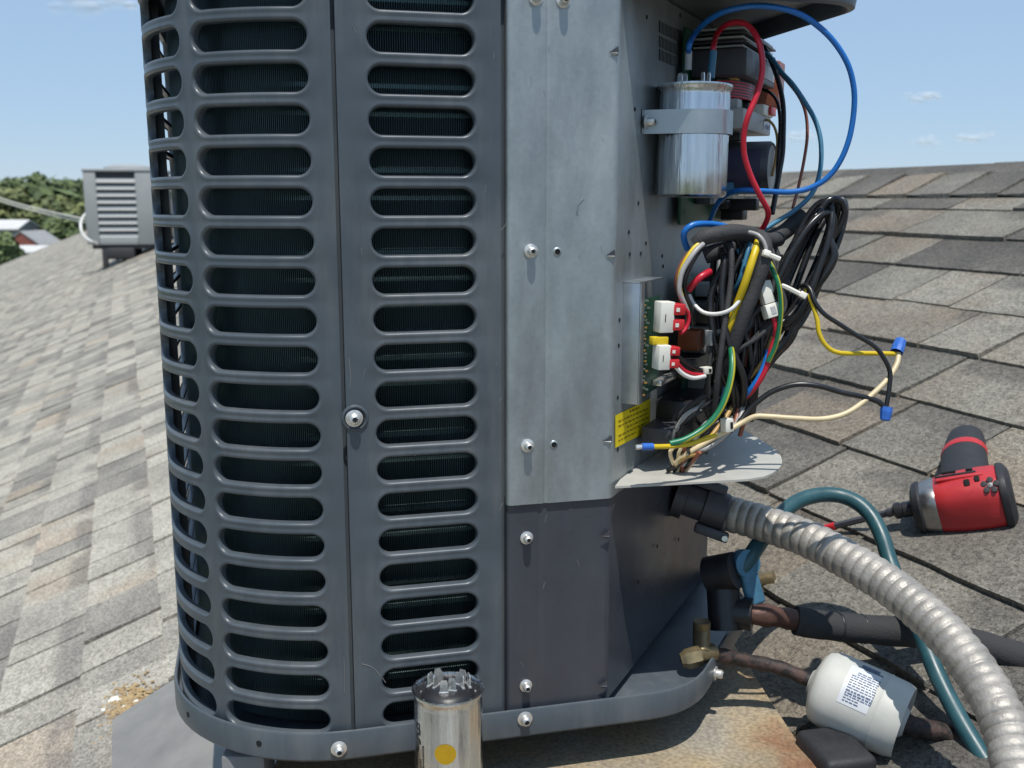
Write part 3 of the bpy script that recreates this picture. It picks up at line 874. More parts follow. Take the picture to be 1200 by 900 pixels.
# screws
def screw(p, nrm, r=0.0062, name='screw', parent=unit, m=M_screw):
    mb = MB(); nrm = V(nrm).normalized()
    mb.lathe([(r * 1.25, 0), (r * 1.28, 0.0009), (r * 1.0, 0.0014), (r * 0.80, 0.0016), (r * 0.80, 0.0062), (r * 0.55, 0.0076), (r * 0.42, 0.0079), (r * 0.30, 0.0068), (0.0002, 0.0064)], p, nrm, 20)
    t = V((0, 0, 1)) if abs(nrm.z) < 0.9 else V((1, 0, 0))
    sx = nrm.cross(t).normalized()
    for d in (sx, nrm.cross(sx)):
        q_ = V(p) + nrm * 0.0076
        mb.box((0, 0, 0), (r * 0.7, r * 0.14, 0.0012), M=frame_from(d, nrm.cross(d), q_), m=1)
    return mb.build(name, [m, M_void], parent)
def front_screws():
    for px, py in ((622, 294), (618, 522), (628, -2), (660, 1)):
        p = on_front(px, py, -0.002); screw(p, (0, -1, 0), 0.0042)
    for px, py in ((617, 630), (616, 803)):
        p = on_front(px, py, 0.0006); screw(p, (0, -1, 0), 0.0042)
    for px, py in ((615, 842), (397, 877)):
        p = on_front(px, py, -0.0058); screw(p, (0, -1, 0), 0.0050)
    p = on_front(415, 490, 0.0006); screw(p, (0, -1, 0), 0.0052)
front_screws()
pc = L(P(838, 789, 0.93)); 
d = V((0.6355, 0.7718)); nn = V((d.y, -d.x, 0)).normalized()
p0 = V((0.158, 0, 0)) + nn * 0.0066
pr = L(on_plane(838, 789, MU @ p0, MU.to_3x3() @ nn))
screw(pr, nn, 0.0052)
# pressed notch round the seam screw
nt_ = MB()
p = on_front(416, 490, 0.0004)
nt_.lathe([(0.0105, -0.0002), (0.0098, 0.0012), (0.0088, 0.0016), (0.0080, 0.0004)], p, (0, -1, 0), 24)
nt_.build('screw_dimple', M_paint, unit)
nt_ = MB()
nt_.lathe([(0.0072, 0.0003), (0.0004, 0.0003)], p, (0, -1, 0), 20)
nt_.build('screw_recess', M_void, unit)
# punched holes
holes = MB()
def hole(p, nrm, r): holes.lathe([(r, 0.0000), (r, 0.0003), (r * 0.1, 0.00032)], p, nrm, 10)
for px, py in ((653, 295), (649, 521)):
    p = on_front(px, py, -0.0022)
    hole(p, (0, -1, 0), 0.0022)
for px, py in ((310, 866), (222, 838)):
    w = on_z(px, py, -0.428); l = L(w); dv = V((l.x - CA, l.y - CB, 0)).normalized()
    l = V((CA, CB, 0)) + dv * (RC + 0.0066); l.z = -0.427
    hole(l, dv, 0.0024)
for px, py in ((744, 128), (748, 238), (737, 272), (738, 298), (751, 297), (757, 285), (726, 375), (725, 405), (730, 442), (724, 466), (724, 527), (776, 300), (777, 312), (758, 20), (797, 18)):
    hole(on_wall(px, py, 0.0002), WN, 0.0018)
for px, py in ((770, 640), (795, 632), (748, 682)):
    hole(on_wall(px, py, 0.0002), WN, 0.0020)
holes.build('punched_holes', M_void, unit, kind='stuff')
for px, py in ((653, 295), (649, 521)):
    mb = MB(); mb.lathe([(0.0036, 0), (0.0030, 0.0007), (0.0022, 0.0009)], on_front(px, py, -0.0021), (0, -1, 0), 16); mb.build('hole_collar', M_galv, unit)
# stamped corner dimples on the fold
for px, py, mm in ((715, 62, M_galv), (714, 300, M_galv), (711, 517, M_galv), (707, 628, M_paintdk), (699, 804, M_paintdk)):
    c = on_front(px, py, -0.0015)
    mb = MB()
    w, h = 0.0075, 0.0050
    x = WA.x - 0.0008
    mb.add([V((x - w, -0.0029, c.z)), V((x, -0.0029, c.z + h)), V((x, -0.0029, c.z))], [(0, 2, 1)], 1)  # shade of the hollow painted as a flat dark triangle
    mb.add([V((x, -0.0029, c.z + h)), V((x, -0.0029, c.z)), V((x + 0.0026, 0.0016, c.z + 0.001))], [(0, 1, 2)], 1)
    mb.add([V((x - w, -0.0029, c.z + 0.0003)), V((x, -0.0029, c.z + 0.0003)), V((x - 0.0005, -0.0041, c.z - 0.0004)), V((x - w * 0.4, -0.0023, c.z - h * 0.5)), V((x + 0.0022, 0.0010, c.z + 0.0003)), V((x + 0.0012, 0.0004, c.z - h * 0.5))],
           [(0, 2, 1), (0, 3, 2), (2, 3, 5), (2, 5, 4), (1, 2, 4)], 0, False)
    mb.build('stamped_dimple', [mm, M_dgrey], unit)
# scuffs and scratches on the sheet metal
sc_ = MB(); rnd = random.Random(71)
def scratch(pts, r, b): sc_.tube(spline([on_front(x, y, b) for x, y in pts], 0.002), r, 5, 0)
scratch([(684, 233), (680, 237), (677, 242), (677, 248)], 0.00045, -0.0021)
scratch([(676, 246), (676, 250), (678, 252)], 0.00035, -0.0021)
for k in range(16):
    x, y = rnd.uniform(602, 708), rnd.uniform(20, 575); l_ = rnd.uniform(3, 16); t = rnd.uniform(-1.9, -1.1)
    scratch([(x, y), (x + l_ * math.cos(t) * .5 + rnd.uniform(-1, 1), y + l_ * math.sin(t) * .5), (x + l_ * math.cos(t), y + l_ * math.sin(t))], 0.00022, -0.0020)
sc_.build('scuff_marks', M_galv2, unit, kind='stuff')
sc_ = MB()
scratch([(409, 420), (411, 440), (410, 455)], 0.00022, 0.0004)
scratch([(424, 778), (436, 782), (446, 792), (452, 800)], 0.00026, 0.0004)
scratch([(404, 812), (404, 790), (403, 770)], 0.00022, 0.0004)
for k in range(14):
    x, y = rnd.choice((rnd.uniform(414, 432), rnd.uniform(566, 588), rnd.uniform(600, 700))), rnd.uniform(30, 820)
    if x > 598 and y < 600: y = rnd.uniform(600, 800)
    l_ = rnd.uniform(3, 14); t = rnd.uniform(-2.2, -0.9)
    scratch([(x, y), (x + l_ * math.cos(t) * .5 + rnd.uniform(-1, 1), y + l_ * math.sin(t) * .5), (x + l_ * math.cos(t), y + l_ * math.sin(t))], 0.00018, 0.0004)
sc_.build('scuff_marks', M_post, unit, kind='stuff')
# vents on the slanted wall
for py in (39, 56, 71):
    pa = on_wall(772, py - 4); pb = on_wall(794, py - 1)
    c = (pa + pb) / 2
    w = (pb - pa).length
    Mx = frame_from(WDIR, V((0, 0, 1)), c)
    mb = MB()
    mb.box((0, 0, 0.0003), (w, 0.0088, 0.0004), Mx, 1)
    for k in range(14):
        x = -w / 2 + w * (k + 0.5) / 14
        mb.box((x, 0, 0.0006), (w / 60, 0.0086, 0.0003), Mx, 0)
    mb.box((0, 0.0046, 0.0006), (w, 0.0007, 0.0010), Mx, 0)
    mb.build('vent_louver', [M_galv, M_void], unit)
# yellow warning label across the fold, with small print
def wall_M(px, py, off): return frame_from(WDIR, V((0, 0, 1)), on_wall(px, py, off))
lm = MB()
c00, c10, c11, c01 = [on_wall(px, py, 0.0007) for px, py in ((721, 525), (762, 504), (762, 467), (721, 487))]
lm.add([c00, c10, c11, c01], [(0, 1, 2, 3)])
lab = lm.build('warning_label', M_yel, unit)
pm = MB(); rnd = random.Random(3)
ex = (c10 - c00); ey = (c01 - c00)
for r_, (x0, x1) in enumerate(((0.38, 0.66), (0.08, 0.92), (0.08, 0.90), (0.30, 0.95), (0.08, 0.85), (0.08, 0.55))):
    y = 0.90 - r_ * 0.15
    x = x0
    while x < x1:
        w = rnd.uniform(0.03, 0.10)
        h = 0.070 if r_ == 0 else 0.045
        q0 = c00 + ex * x + ey * y + WN * 0.0002; q1 = c00 + ex * min(x + w, x1) + ey * y + WN * 0.0002
        pm.add([q0, q1, q1 + ey * h, q0 + ey * h], [(0, 1, 2, 3)])
        x += w + 0.025
pm.build('small_print', M_yink, lab)

# service valves inside the cut corner
val = MB()
pv = L(P(822, 742, 0.955)); pv2 = L(P(822, 766, 0.94))
val.tube([pv + V((0, 0, 0.012)), pv, pv2], 0.0082, 12)
val.lathe([(0.0088, -0.003), (0.0095, 0.0), (0.0095, 0.010), (0.0075, 0.013), (0.006, 0.016), (0.0002, 0.017)], L(P(818, 769, 0.93)), L(P(806, 772, 0.93)) - L(P(818, 769, 0.93)), 6, smooth=False)
val.tube([L(P(835, 764, 0.95)), L(P(815, 769, 0.935))], 0.0082, 12)
val.build('liquid_service_valve', M_brass, unit)
val = MB()
val.tube(spline([L(P(846, 668, 0.99)), L(P(848, 700, 0.985)), L(P(850, 738, 0.98))], 0.01), 0.016, 14)
val.tube([L(P(830, 674, 0.99)), L(P(862, 668, 0.975))], 0.018, 16)
val.tube([L(P(848, 716, 0.985)), L(P(882, 720, 0.975))], 0.0155, 14)
val.build('suction_service_valve', M_black, unit)

# ------------------------------------------------------------------ capacitors
def cap_terminals(parent, M, r, groups, h):
    for (x, y, ang, k) in groups:
        for i in range(k):
            mb = MB()
            dx = (i - (k - 1) / 2) * 0.0052
            T = M @ Matrix.Translation((x, y, h)) @ Matrix.Rotation(ang, 4, 'Z') @ Matrix.Translation((0, dx, 0))
            mb.prism([(-0.0029, 0), (0.0029, 0), (0.0029, 0.0085), (0.0021, 0.0105), (-0.0021, 0.0105), (-0.0029, 0.0085)], -0.00045, 0.00045, 0, T @ Matrix.Rotation(R(90), 4, 'X'))
            mb.lathe([(0.0009, -0.00055), (0.0009, 0.00055)], (0, 0, 0.0070), (0, 1, 0), 8, 1, T)
            mb.box((0, 0.0, 0.0004), (0.0074, 0.0024, 0.0012), T, 0)
            mb.build('terminal_tab', [M_tin, M_void], parent)
def can(name, base, axis, r, h, label, cat, mt, groups, group=None):
    root = empty(name, base, label, cat, group)
    ax = V(axis).normalized()
    x = V((1, 0, 0)); M = frame_from(x - ax * x.dot(ax), ax.cross(x - ax * x.dot(ax)), (0, 0, 0))
    mb = MB()
    prof = [(0.0003, 0.0), (r * 0.92, 0.0), (r * 0.985, 0.0015), (r, 0.004), (r * 1.0, h * 0.25), (r * 0.997, h * 0.5), (r, h - 0.008), (r * 0.985, h - 0.0045), (r * 1.03, h - 0.002), (r * 1.06, h), (r * 1.05, h + 0.0013), (r * 1.0, h + 0.0012), (r * 0.97, h - 0.001), (r * 0.95, h - 0.004)]
    mb.lathe(prof, (0, 0, 0), (0, 0, 1), 64, 0, M)
    mb.build('can', mt, root)
    mb = MB()
    mb.lathe([(r * 0.955, h - 0.0035), (r * 0.80, h - 0.004), (r * 0.72, h - 0.001), (r * 0.60, h + 0.0012), (0.0004, h + 0.0012)], (0, 0, 0), (0, 0, 1), 40, 0, M)
    mb.build('top_cap', M_black if mt is M_alu2 else M_alu, root)
    if mt is M_alu2:
        mb = MB()
        for k in range(9):
            t = 2 * PI * k / 9 + 0.2
            mb.lathe([(0.0011, 0), (0.0009, 0.0008), (0.0002, 0.001)], (r * 0.80 * math.cos(t), r * 0.80 * math.sin(t), h - 0.0040), (0, 0, 1), 8, 0, M)
        mb.build('crimp_dimple', M_tin, root)
    cap_terminals(root, M, r, groups, h + 0.0012)
    return root, M
pb = P(525, 806, 0.775)
r_ = 0.0262
loose, Ml = can('dual_capacitor', (pb.x, pb.y, ZP), (0, 0, 1), r_, pb.z - ZP - 0.001, 'loose silver round capacitor with amber dot standing in front of the pan', 'capacitor', M_alu2,
                [(-0.0115, 0.002, R(60), 2), (-0.0075, 0.0075, R(20), 2), (0.0095, 0.006, R(-30), 2), (0.0135, 0.001, R(-70), 2), (-0.0025, -0.0095, R(8), 1), (0.0035, -0.0060, R(-10), 1)])
hcap = pb.z - ZP
def on_can(root_, mb, ang, z, w, h, r, m=0, seg=8, dr=0.0002, ell=False):
    """patch wrapped on the can; ang is the direction of its centre, in the plan"""
    vs = []; fs = []
    if ell:
        vs.append(V((math.cos(ang) * (r + dr), math.sin(ang) * (r + dr), z)))
        for g in range(1, 6):
            for k in range(28):
                t = 2 * PI * k / 28; a = ang + math.cos(t) * w / 2 / r * g / 5
                vs.append(V((math.cos(a) * (r + dr), math.sin(a) * (r + dr), z + math.sin(t) * h / 2 * g / 5)))
        fs = [(0, 1 + k, 1 + (k + 1) % 28) for k in range(28)]
        for g in range(4):
            fs += [(1 + g * 28 + k, 1 + (g + 1) * 28 + k, 1 + (g + 1) * 28 + (k + 1) % 28, 1 + g * 28 + (k + 1) % 28) for k in range(28)]
    else:
        for k in range(seg + 1):
            a = ang + (k / seg - 0.5) * w / r
            vs += [V((math.cos(a) * (r + dr), math.sin(a) * (r + dr), z - h / 2)), V((math.cos(a) * (r + dr), math.sin(a) * (r + dr), z + h / 2))]
        fs = [(2 * k, 2 * k + 2, 2 * k + 3, 2 * k + 1) for k in range(seg)]
    mb.add(vs, fs, m, True)
toward = math.atan2(-pb.y, -pb.x)
mb = MB(); zdot = P(523, 888, 0.752).z - ZP
on_can(loose, mb, toward - 0.10, zdot, 0.0165, 0.0165, r_, ell=True)
mb.build('colour_dot', M_ydot, loose)
mb = MB(); rnd = random.Random(9)
zt = P(500, 850, 0.77).z - ZP
for k in range(4):                                 # bold print running down the left of the can
    z = zt + 0.004 - k * 0.0042
    on_can(loose, mb, toward - 1.05, z, 0.0050, 0.0011, r_, seg=2)
    on_can(loose, mb, toward - 1.05 + 0.09 * (1 if k % 2 else -1), z - 0.0018, 0.0012, 0.0034, r_, seg=1)
    if k != 2: on_can(loose, mb, toward - 0.98, z - 0.0018, 0.0012, 0.0030, r_, seg=1)
for c_, (a0_, z0_, n_) in enumerate(((-0.83, zt - 0.012, 22), (-1.16, zt - 0.018, 16), (-0.95, zt - 0.024, 12))):
    z = z0_
    for k in range(n_):
        h = rnd.uniform(0.0008, 0.0018)
        on_can(loose, mb, toward + a0_, z - h / 2, rnd.uniform(0.0010, 0.0017), h, r_, seg=1)
        z -= h + 0.0006
mb.build('printed_text', M_blkink, loose)

# mounted capacitor, strapped to the slanted wall
rm = 0.0300
ctop = WA + WN * (rm + 0.001)
# centre: where the axis stands on screen
def wall_axis(px, py):
    best = on_wall(px, py, rm + 0.0015); return best
ct, cb_ = wall_axis(814, 100), wall_axis(809, 231)
wt, wb = MU @ ct, MU @ cb_
axis = (wt - wb)
mc, Mm = can('strapped_capacitor', wb, axis, rm, axis.length - 0.002, 'silver capacitor strapped upright to the galvanised wall under the lid', 'capacitor', M_alu,
             [(-0.010, 0.002, R(-60), 2), (0.008, -0.006, R(-75), 2)])
# strap round it (fixed to the unit)
st = MB()
zs0, zs1 = on_wall(800, 152).z, on_wall(800, 129).z
cm = L(wb.lerp(wt, 0.66)); 
hs = 0.0096
pts = []
d2 = V((WDIR.x, WDIR.y, 0)); n2 = V((WN.x, WN.y, 0))
base_c = V((cm.x, cm.y, 0))
rr = rm + 0.0016
wallp = base_c - n2 * (rm + 0.0008)
prof2 = [wallp - d2 * (rr + 0.012), wallp - d2 * (rr + 0.004) ]
for k in range(17):
    t = PI * k / 16
    prof2.append(base_c - d2 * rr * math.cos(t) + n2 * rr * math.sin(t))
prof2 += [wallp + d2 * (rr + 0.003), wallp + d2 * (rr + 0.012)]
zc_ = cm.z
vs = []
for p in prof2: vs += [V((p.x, p.y, zc_ - hs)), V((p.x, p.y, zc_ + hs))]
nP = len(prof2)
fs = [(2 * k, 2 * k + 2, 2 * k + 3, 2 * k + 1) for k in range(nP - 1)]
st.add(vs, fs, 0, True)
vs2 = [v + (V((v.x, v.y, 0)) - base_c).normalized() * 0.0012 for v in vs]
st.add(vs2, [tuple(reversed(f)) for f in fs], 0, True)
k_ = len(vs)
for e in (0, 1):
    st.add(vs + vs2, [((2 * k + e), k_ + 2 * k + e, k_ + 2 * k + 2 + e, 2 * k + 2 + e) for k in range(nP - 1)])
strap = st.build('capacitor_strap', M_galv2, unit, autosmooth=35)
sc_p = wallp - d2 * (rr + 0.008) + V((0, 0, zc_)) + n2 * 0.002
s_ = screw(sc_p, n2, 0.0042, 'strap_screw', strap)

# ------------------------------------------------------------------ control board on the slanted wall (upper, dark components)
def wallbox(mb, px0, py0, px1, py1, h0, h1, m=0, bev=0.0008):
    """box on the wall whose far/near ends show at px0..px1 at height h of its outer face"""
    pa = on_wall(px0, py0, (h0 + h1) / 2); pb_ = on_wall(px1, py1, (h0 + h1) / 2)
    c = (pa + pb_) / 2; w = abs((pb_ - pa).dot(WDIR)); hz = abs(pb_.z - pa.z)
    Mx = frame_from(WDIR, V((0, 0, 1)), c)            # x along wall, y up, z = out of wall
    mb.box((0, 0, 0), (w, hz, h1 - h0), Mx, m, bev, 1)
    return Mx, w, hz
cb = empty('control_board', O, 'tall circuit board of black relays and coils behind the strapped capacitor', 'circuit board', rz=ANG)
def cbox(name, s0, s1, z0, z1, h0, h1, mt, par, bev=0.001):
    mb = MB()
    c = WA + WDIR * (s0 + s1) / 2 + WN * (h0 + h1) / 2; c.z = (z0 + z1) / 2
    mb.box((0, 0, 0), (s1 - s0, z1 - z0, h1 - h0), frame_from(WDIR, V((0, 0, 1)), c), 0, bev, 2)
    return mb.build(name, mt, par)
def zat(py, s=0.22, h=0.04):                     # height that shows at row py for a point on the wall at s
    p = WA + WDIR * s + WN * h; w = MU @ p
    v = -(py - 450) / FPX
    r = ray(600, py); return w.y * r.z / r.y
cbox('board', 0.150, 0.350, zat(262), zat(42), 0.006, 0.009, M_pcb, cb, 0.0005)
z = zat
# silver-grey heat sink layers at the top
for k in range(5):
    cbox('heat_sink_fin', 0.170, 0.300, z(64 - k * 5), z(61.5 - k * 5), 0.010, 0.055 + 0.003 * (k % 2), M_dgrey if k % 2 else M_lgrey, cb, 0.0004)
rl = cbox('relay', 0.165, 0.290, z(97), z(66), 0.010, 0.060, M_dgrey, cb, 0.0018)
cbox('relay_label', 0.240, 0.285, z(90), z(74), 0.0602, 0.0606, M_lgrey, cb, 0)
cbox('transformer_core', 0.300, 0.330, z(118), z(60), 0.010, 0.062, M_brnw, cb, 0.001)
# wound inductor
ind = MB()
c0 = WA + WDIR * 0.235
for k in range(12):
    zz = z(117) + (z(99) - z(117)) * k / 11
    pts = []
    for i in range(15):
        t = 2 * PI * i / 14
        pts.append(WA + WDIR * (0.225 + 0.05 * math.cos(t)) + WN * (0.032 + 0.02 * math.sin(t)) + V((0, 0, zz)))
    ind.tube(pts, 0.0014, 6, k % 2, False)
ind.build('wound_inductor', [M_redw, M_black], cb)
cbox('fuse_holder', 0.180, 0.215, z(99), z(88), 0.010, 0.048, M_orgw, cb)
for k in range(4):
    cbox('film_capacitor', 0.180 + k * 0.022, 0.197 + k * 0.022, z(131), z(120), 0.010, 0.050 - 0.004 * (k % 2), (M_lgrey, M_grnw, M_black, M_lgrey)[k], cb)
cbox('contactor_body', 0.170, 0.290, z(155), z(132), 0.010, 0.058, M_lgrey, cb, 0.0012)
cbox('contactor_label', 0.255, 0.286, z(150), z(140), 0.0582, 0.0586, M_lab, cb, 0)
mb = MB(); rnd = random.Random(4)
for k in range(9):
    q0 = WA + WDIR * (0.258 + k * 0.003) + WN * 0.0589; q0.z = z(149)
    w_ = WDIR * rnd.uniform(0.0008, 0.002); hh_ = V((0, 0, (z(141) - z(149)) * rnd.uniform(0.6, 1)))
    mb.add([q0, q0 + w_, q0 + w_ + hh_, q0 + hh_], [(0, 1, 2, 3)])
mb.build('label_marks', M_ink, cb)
cbox('terminal_cover', 0.245, 0.290, z(133), z(120), 0.010, 0.060, M_white, cb)
cbox('red_jumper', 0.266, 0.289, z(131), z(121), 0.0602, 0.0630, M_redp, cb, 0.0004)
for k in range(5):
    cbox('small_component', 0.180 + k * 0.022, 0.192 + k * 0.022, z(166), z(157), 0.010, 0.030 + 0.006 * ((k * 3) % 4), (M_grnw, M_black, M_lgrey, M_grnw, M_black)[k], cb)
# electrolytic capacitor lying out from the board
def elec(s, zz, r, h, par, sleeve, top):
    mb = MB(); p = WA + WDIR * s + WN * 0.010; p.z = zz
    mb.lathe([(0.001, 0), (r, 0), (r, h - 0.004), (r * 0.93, h - 0.0015), (r * 0.86, h - 0.002), (r * 0.84, h - 0.0025)], p, WN, 32)
    e = mb.build('electrolytic_capacitor', sleeve, par)
    mb = MB(); mb.lathe([(r * 0.85, h - 0.0022), (0.0005, h - 0.0018)], p, WN, 32); mb.build('can_end', top, e)
    mb = MB(); mb.lathe([(r * 1.004, h * 0.1), (r * 1.004, h * 0.92)], p, WN, 32, smooth=True)
    return e
e1 = elec(0.225, (z(172) + z(222)) / 2, 0.0245, 0.066, cb, M_dgrey, M_lgrey)
mb = MB()
p = WA + WDIR * 0.225 + WN * 0.010; p.z = (z(172) + z(222)) / 2
vs = []
for i in range(9):
    a = PI + R(50) - R(100) * i / 8 + R(8)
    for h in (0.012, 0.058):
        vs.append(p + WN * h + (WDIR * math.cos(a) * 0.0249 + V((0, 0, 1)) * math.sin(a) * 0.0249))
mb.add(vs, [(2 * i, 2 * i + 1, 2 * i + 3, 2 * i + 2) for i in range(8)], 0, True)
mb.build('sleeve_band', M_purple, e1)
rnd = random.Random(21)
for k in range(9):
    s0 = 0.175 + rnd.random() * 0.12; zz = z(262) + (z(228) - z(262)) * rnd.random()
    cbox('small_component', s0, s0 + rnd.uniform(0.012, 0.03), zz, zz + rnd.uniform(0.006, 0.014), 0.010, rnd.uniform(0.022, 0.05), rnd.choice((M_black, M_dgrey, M_black, M_lgrey, M_steelb)), cb)

# lower power module: white relays and terminal strips behind the loom
pmod = empty('power_module', O, 'shaded lower circuit board with grey relays behind the wire bundle', 'circuit board', rz=ANG)
def cbox2(name, px0, px1, py0, py1, h0, h1, mt, bev=0.001, par=None):
    a_ = on_wall(px0, (py0 + py1) / 2, (h0 + h1) / 2); b_ = on_wall(px1, (py0 + py1) / 2, (h0 + h1) / 2)
    s0 = (a_ - WA).dot(WDIR); s1 = (b_ - WA).dot(WDIR)
    m_ = (a_ + b_) / 2
    wm = MU @ m_
    zz = [wm.y * ray(600, py).z / ray(600, py).y for py in (py1, py0)]
    return cbox(name, s0, s1, zz[0], zz[1], h0, h1, mt, par or pmod, bev)
cbox2('board', 800, 852, 318, 495, 0.012, 0.015, M_pcb, 0.0004)
cbox2('amber_relay', 806, 822, 384, 407, 0.015, 0.034, M_brown)
cbox2('grey_relay', 820, 836, 379, 410, 0.015, 0.046, M_lgrey)
cbox2('grey_terminal', 834, 850, 384, 404, 0.015, 0.040, M_lgrey)
cbox2('white_block', 826, 838, 330, 346, 0.015, 0.034, M_lgrey)
cbox2('black_block', 838, 856, 318, 352, 0.015, 0.042, M_black)
cbox2('black_block', 836, 860, 404, 446, 0.015, 0.040, M_black)
cbox2('amber_relay', 838, 850, 338, 352, 0.015, 0.043, M_brown)
cbox2('black_relay', 815, 848, 350, 372, 0.015, 0.040, M_black)
cbox2('terminal_strip', 818, 830, 442, 470, 0.015, 0.036, M_lgrey)
cbox2('terminal_strip', 832, 842, 446, 466, 0.015, 0.043, M_brnw)
cbox2('grey_terminal', 846, 858, 424, 440, 0.015, 0.050, M_lgrey)
cbox2('black_relay', 800, 826, 414, 436, 0.015, 0.036, M_black)
cbox2('black_block', 790, 818, 460, 516, 0.004, 0.040, M_black, 0.003)
cbox2('black_block', 812, 836, 456, 482, 0.004, 0.045, M_black, 0.003)
cbox2('grey_fitting', 768, 790, 494, 515, 0.004, 0.030, M_dgrey, 0.002)

# interface board edge-on in a steel bracket, with plugs
ib = empty('interface_board', O, 'small green circuit board with red and white plugs in a steel bracket', 'circuit board', rz=ANG)
pa = on_wall(741, 332, 0.0); 
def sc_at(px, py, h): q = on_wall(px, py, h); return (q - WA).dot(WDIR), q.z
sb0, zb1 = sc_at(739, 332, 0.006); _, zb0 = sc_at(739, 472, 0.006)
cbox('bracket', sb0, sb0 + 0.0012, zb0, zb1, 0.0, 0.014, M_galv2, ib, 0.0003)
cbox('bracket_flange', sb0, sb0 + 0.060, zb1, zb1 + 0.0012, 0.0, 0.014, M_galv2, ib, 0.0003)
cbox('bracket_face', sb0, sb0 + 0.010, zb0, zb1, 0.0142, 0.0150, M_galv2, ib, 0.0002)
sb1, zi1 = sc_at(764, 350, 0.016); _, zi0 = sc_at(764, 462, 0.016)
cbox('green_board', sb0 + 0.014, sb0 + 0.062, zi0, zi1, 0.010, 0.0116, M_pcb, ib, 0.0002)
rnd = random.Random(8)
for k in range(26):
    s0 = sb0 + 0.015 + rnd.random() * 0.012; zz = zi0 + (zi1 - zi0) * (k + 0.5) / 26
    cbox('solder_pin', s0, s0 + 0.0016, zz - 0.0007, zz + 0.0007, 0.0116, 0.0140, M_tin if k % 3 else M_orgw, ib, 0)
def plug(px, py, wpx, hpx, d, nred, nslot):
    """white plug block with red latches; faces the viewer's left side of the loom"""
    c = P(px, py, d); k = d / FPX
    w, h = wpx * k, hpx * k
    x = V((0.93, 0.36, -0.03)); 
    Mx = frame_from(x, V((0.05, 0, 1)), c)
    root = bpy.data.objects.new('plug', None); col.objects.link(root); root.parent = ib
    root.matrix_basis = MUI @ Mx
    mb = MB(); mb.box((-w * 0.21, 0, 0), (w * 0.58, h, 0.012), bevel=0.0008)
    for i in range(nslot):
        mb.box((-w * 0.30 + i * w * 0.16, -h * 0.02, 0.0061), (w * 0.03, h * 0.25, 0.0006), m=1)
    b = mb.build('plug_body', [M_white, M_blkink]); b.parent = root
    for i in range(nred):
        mb = MB(); mb.box((w * 0.27, h * (0.5 - (i + 0.5) / nred), 0), (w * 0.48, h / nred * 0.72, 0.0135), bevel=0.0008)
        mb.box((w * 0.18, h * (0.5 - (i + 0.5) / nred), 0.0068), (w * 0.14, h / nred * 0.25, 0.0008), m=1)
        b = mb.build('red_latch', [M_redp, M_white]); b.parent = root
    return root
plug(784, 371, 32, 36, 0.83, 2, 1)
plug(780, 418, 27, 29, 0.83, 2, 1)
c = P(772, 399, 0.828)
mb = MB(); mb.box((0, 0, 0), (0.0145, 0.0065, 0.007), frame_from(V((0.93, 0.36, -0.03)), V((0, 0, 1)), c), 0, 0.0008)
o = mb.build('yellow_fuse', M_yelw); o.parent = ib; o.matrix_parent_inverse = MUI
cbox2('tin_tab', 770, 792, 440, 446, 0.012, 0.020, M_tin, 0.0004, ib)

# ------------------------------------------------------------------ wires
def wire(name, pts, r, mt, label, cat='wire', group=None, n=10, step=0.003):
    w = [P(*p) for p in pts]
    mb = MB(); mb.tube(spline(w, step), r, n)
    o = mb.build(name, mt)
    return tag(o, label, cat, group)
def with_d(pts, d0, d1):
    n = len(pts); return [(x, y, d0 + (d1 - d0) * i / (n - 1)) for i, (x, y) in enumerate(pts)]

dtop = MU @ ct; dcap = proj(dtop)[2]
blue_big = [(807, 62, dcap), (808, 52, dcap - .01), (814, 40, .86), (826, 27, .84), (846, 14.5, .82), (875, 7.5, .81), (902, 7.5, .81), (929, 13.5, .81), (950, 24, .815), (974, 45, .82), (992, 72, .825), (1000, 99, .83), (1001, 126, .835), (996, 159, .84), (986, 186, .845), (971, 207, .85), (950, 220, .855), (926, 225, .86), (896, 224, .87), (869, 223, .88), (852, 228, .90), (840, 240, .92), (832, 258, .95)]
o = wire('blue_wire', blue_big, 0.0024, M_bluew, 'thick blue wire making the widest loop, from capacitor top round into the sky')
mb = MB(); p = P(807, 66, dcap); mb.tube([p + V((0, 0, -0.011)), p + V((0, 0, 0.004))], 0.0030, 10); mb.build('spade_sleeve', M_lgrey, o)
red = [(834, 76, dcap + .01), (836, 56, dcap), (840, 40, .87), (851, 29, .85), (866, 26, .84), (878, 31, .835), (888, 46, .83), (893, 66, .83), (893, 87, .83), (887, 111, .83), (877, 135, .83), (872, 156, .835), (872, 180, .84), (879, 204, .845), (890, 228, .85), (900, 248, .86), (897, 262, .87), (889, 274, .88)]
o = wire('red_wire', red, 0.0024, M_redw, 'red wire arching from capacitor down to the loom, in front of the relays')
mb = MB(); mb.tube([P(833, 92, dcap), P(834, 80, dcap), P(836, 60, dcap)], 0.0032, 10); mb.build('spade_sleeve', M_steelb, o)
wire('teal_wire', [(890, 56, .98), (899, 64, .965), (907, 72, .955), (917, 86, .945), (929, 99, .935), (944, 121, .93), (956, 143, .925), (962, 168, .92), (961, 200, .915), (952, 226, .905), (932, 246, .90), (908, 261, .89), (893, 271, .885)], 0.0022, M_steelb, 'faded blue wire arcing inside the wide bright blue loop')
wire('black_wire', [(888, 48, .985), (898, 60, .97), (907, 80, .96), (914, 102, .955), (918, 126, .95), (918, 156, .945), (917, 180, .94), (913, 204, .935), (909, 228, .925), (905, 250, .915)], 0.0024, M_blackw, 'thick black wire hanging right of the relays, outer of the pair', group='black wires beside the relays')
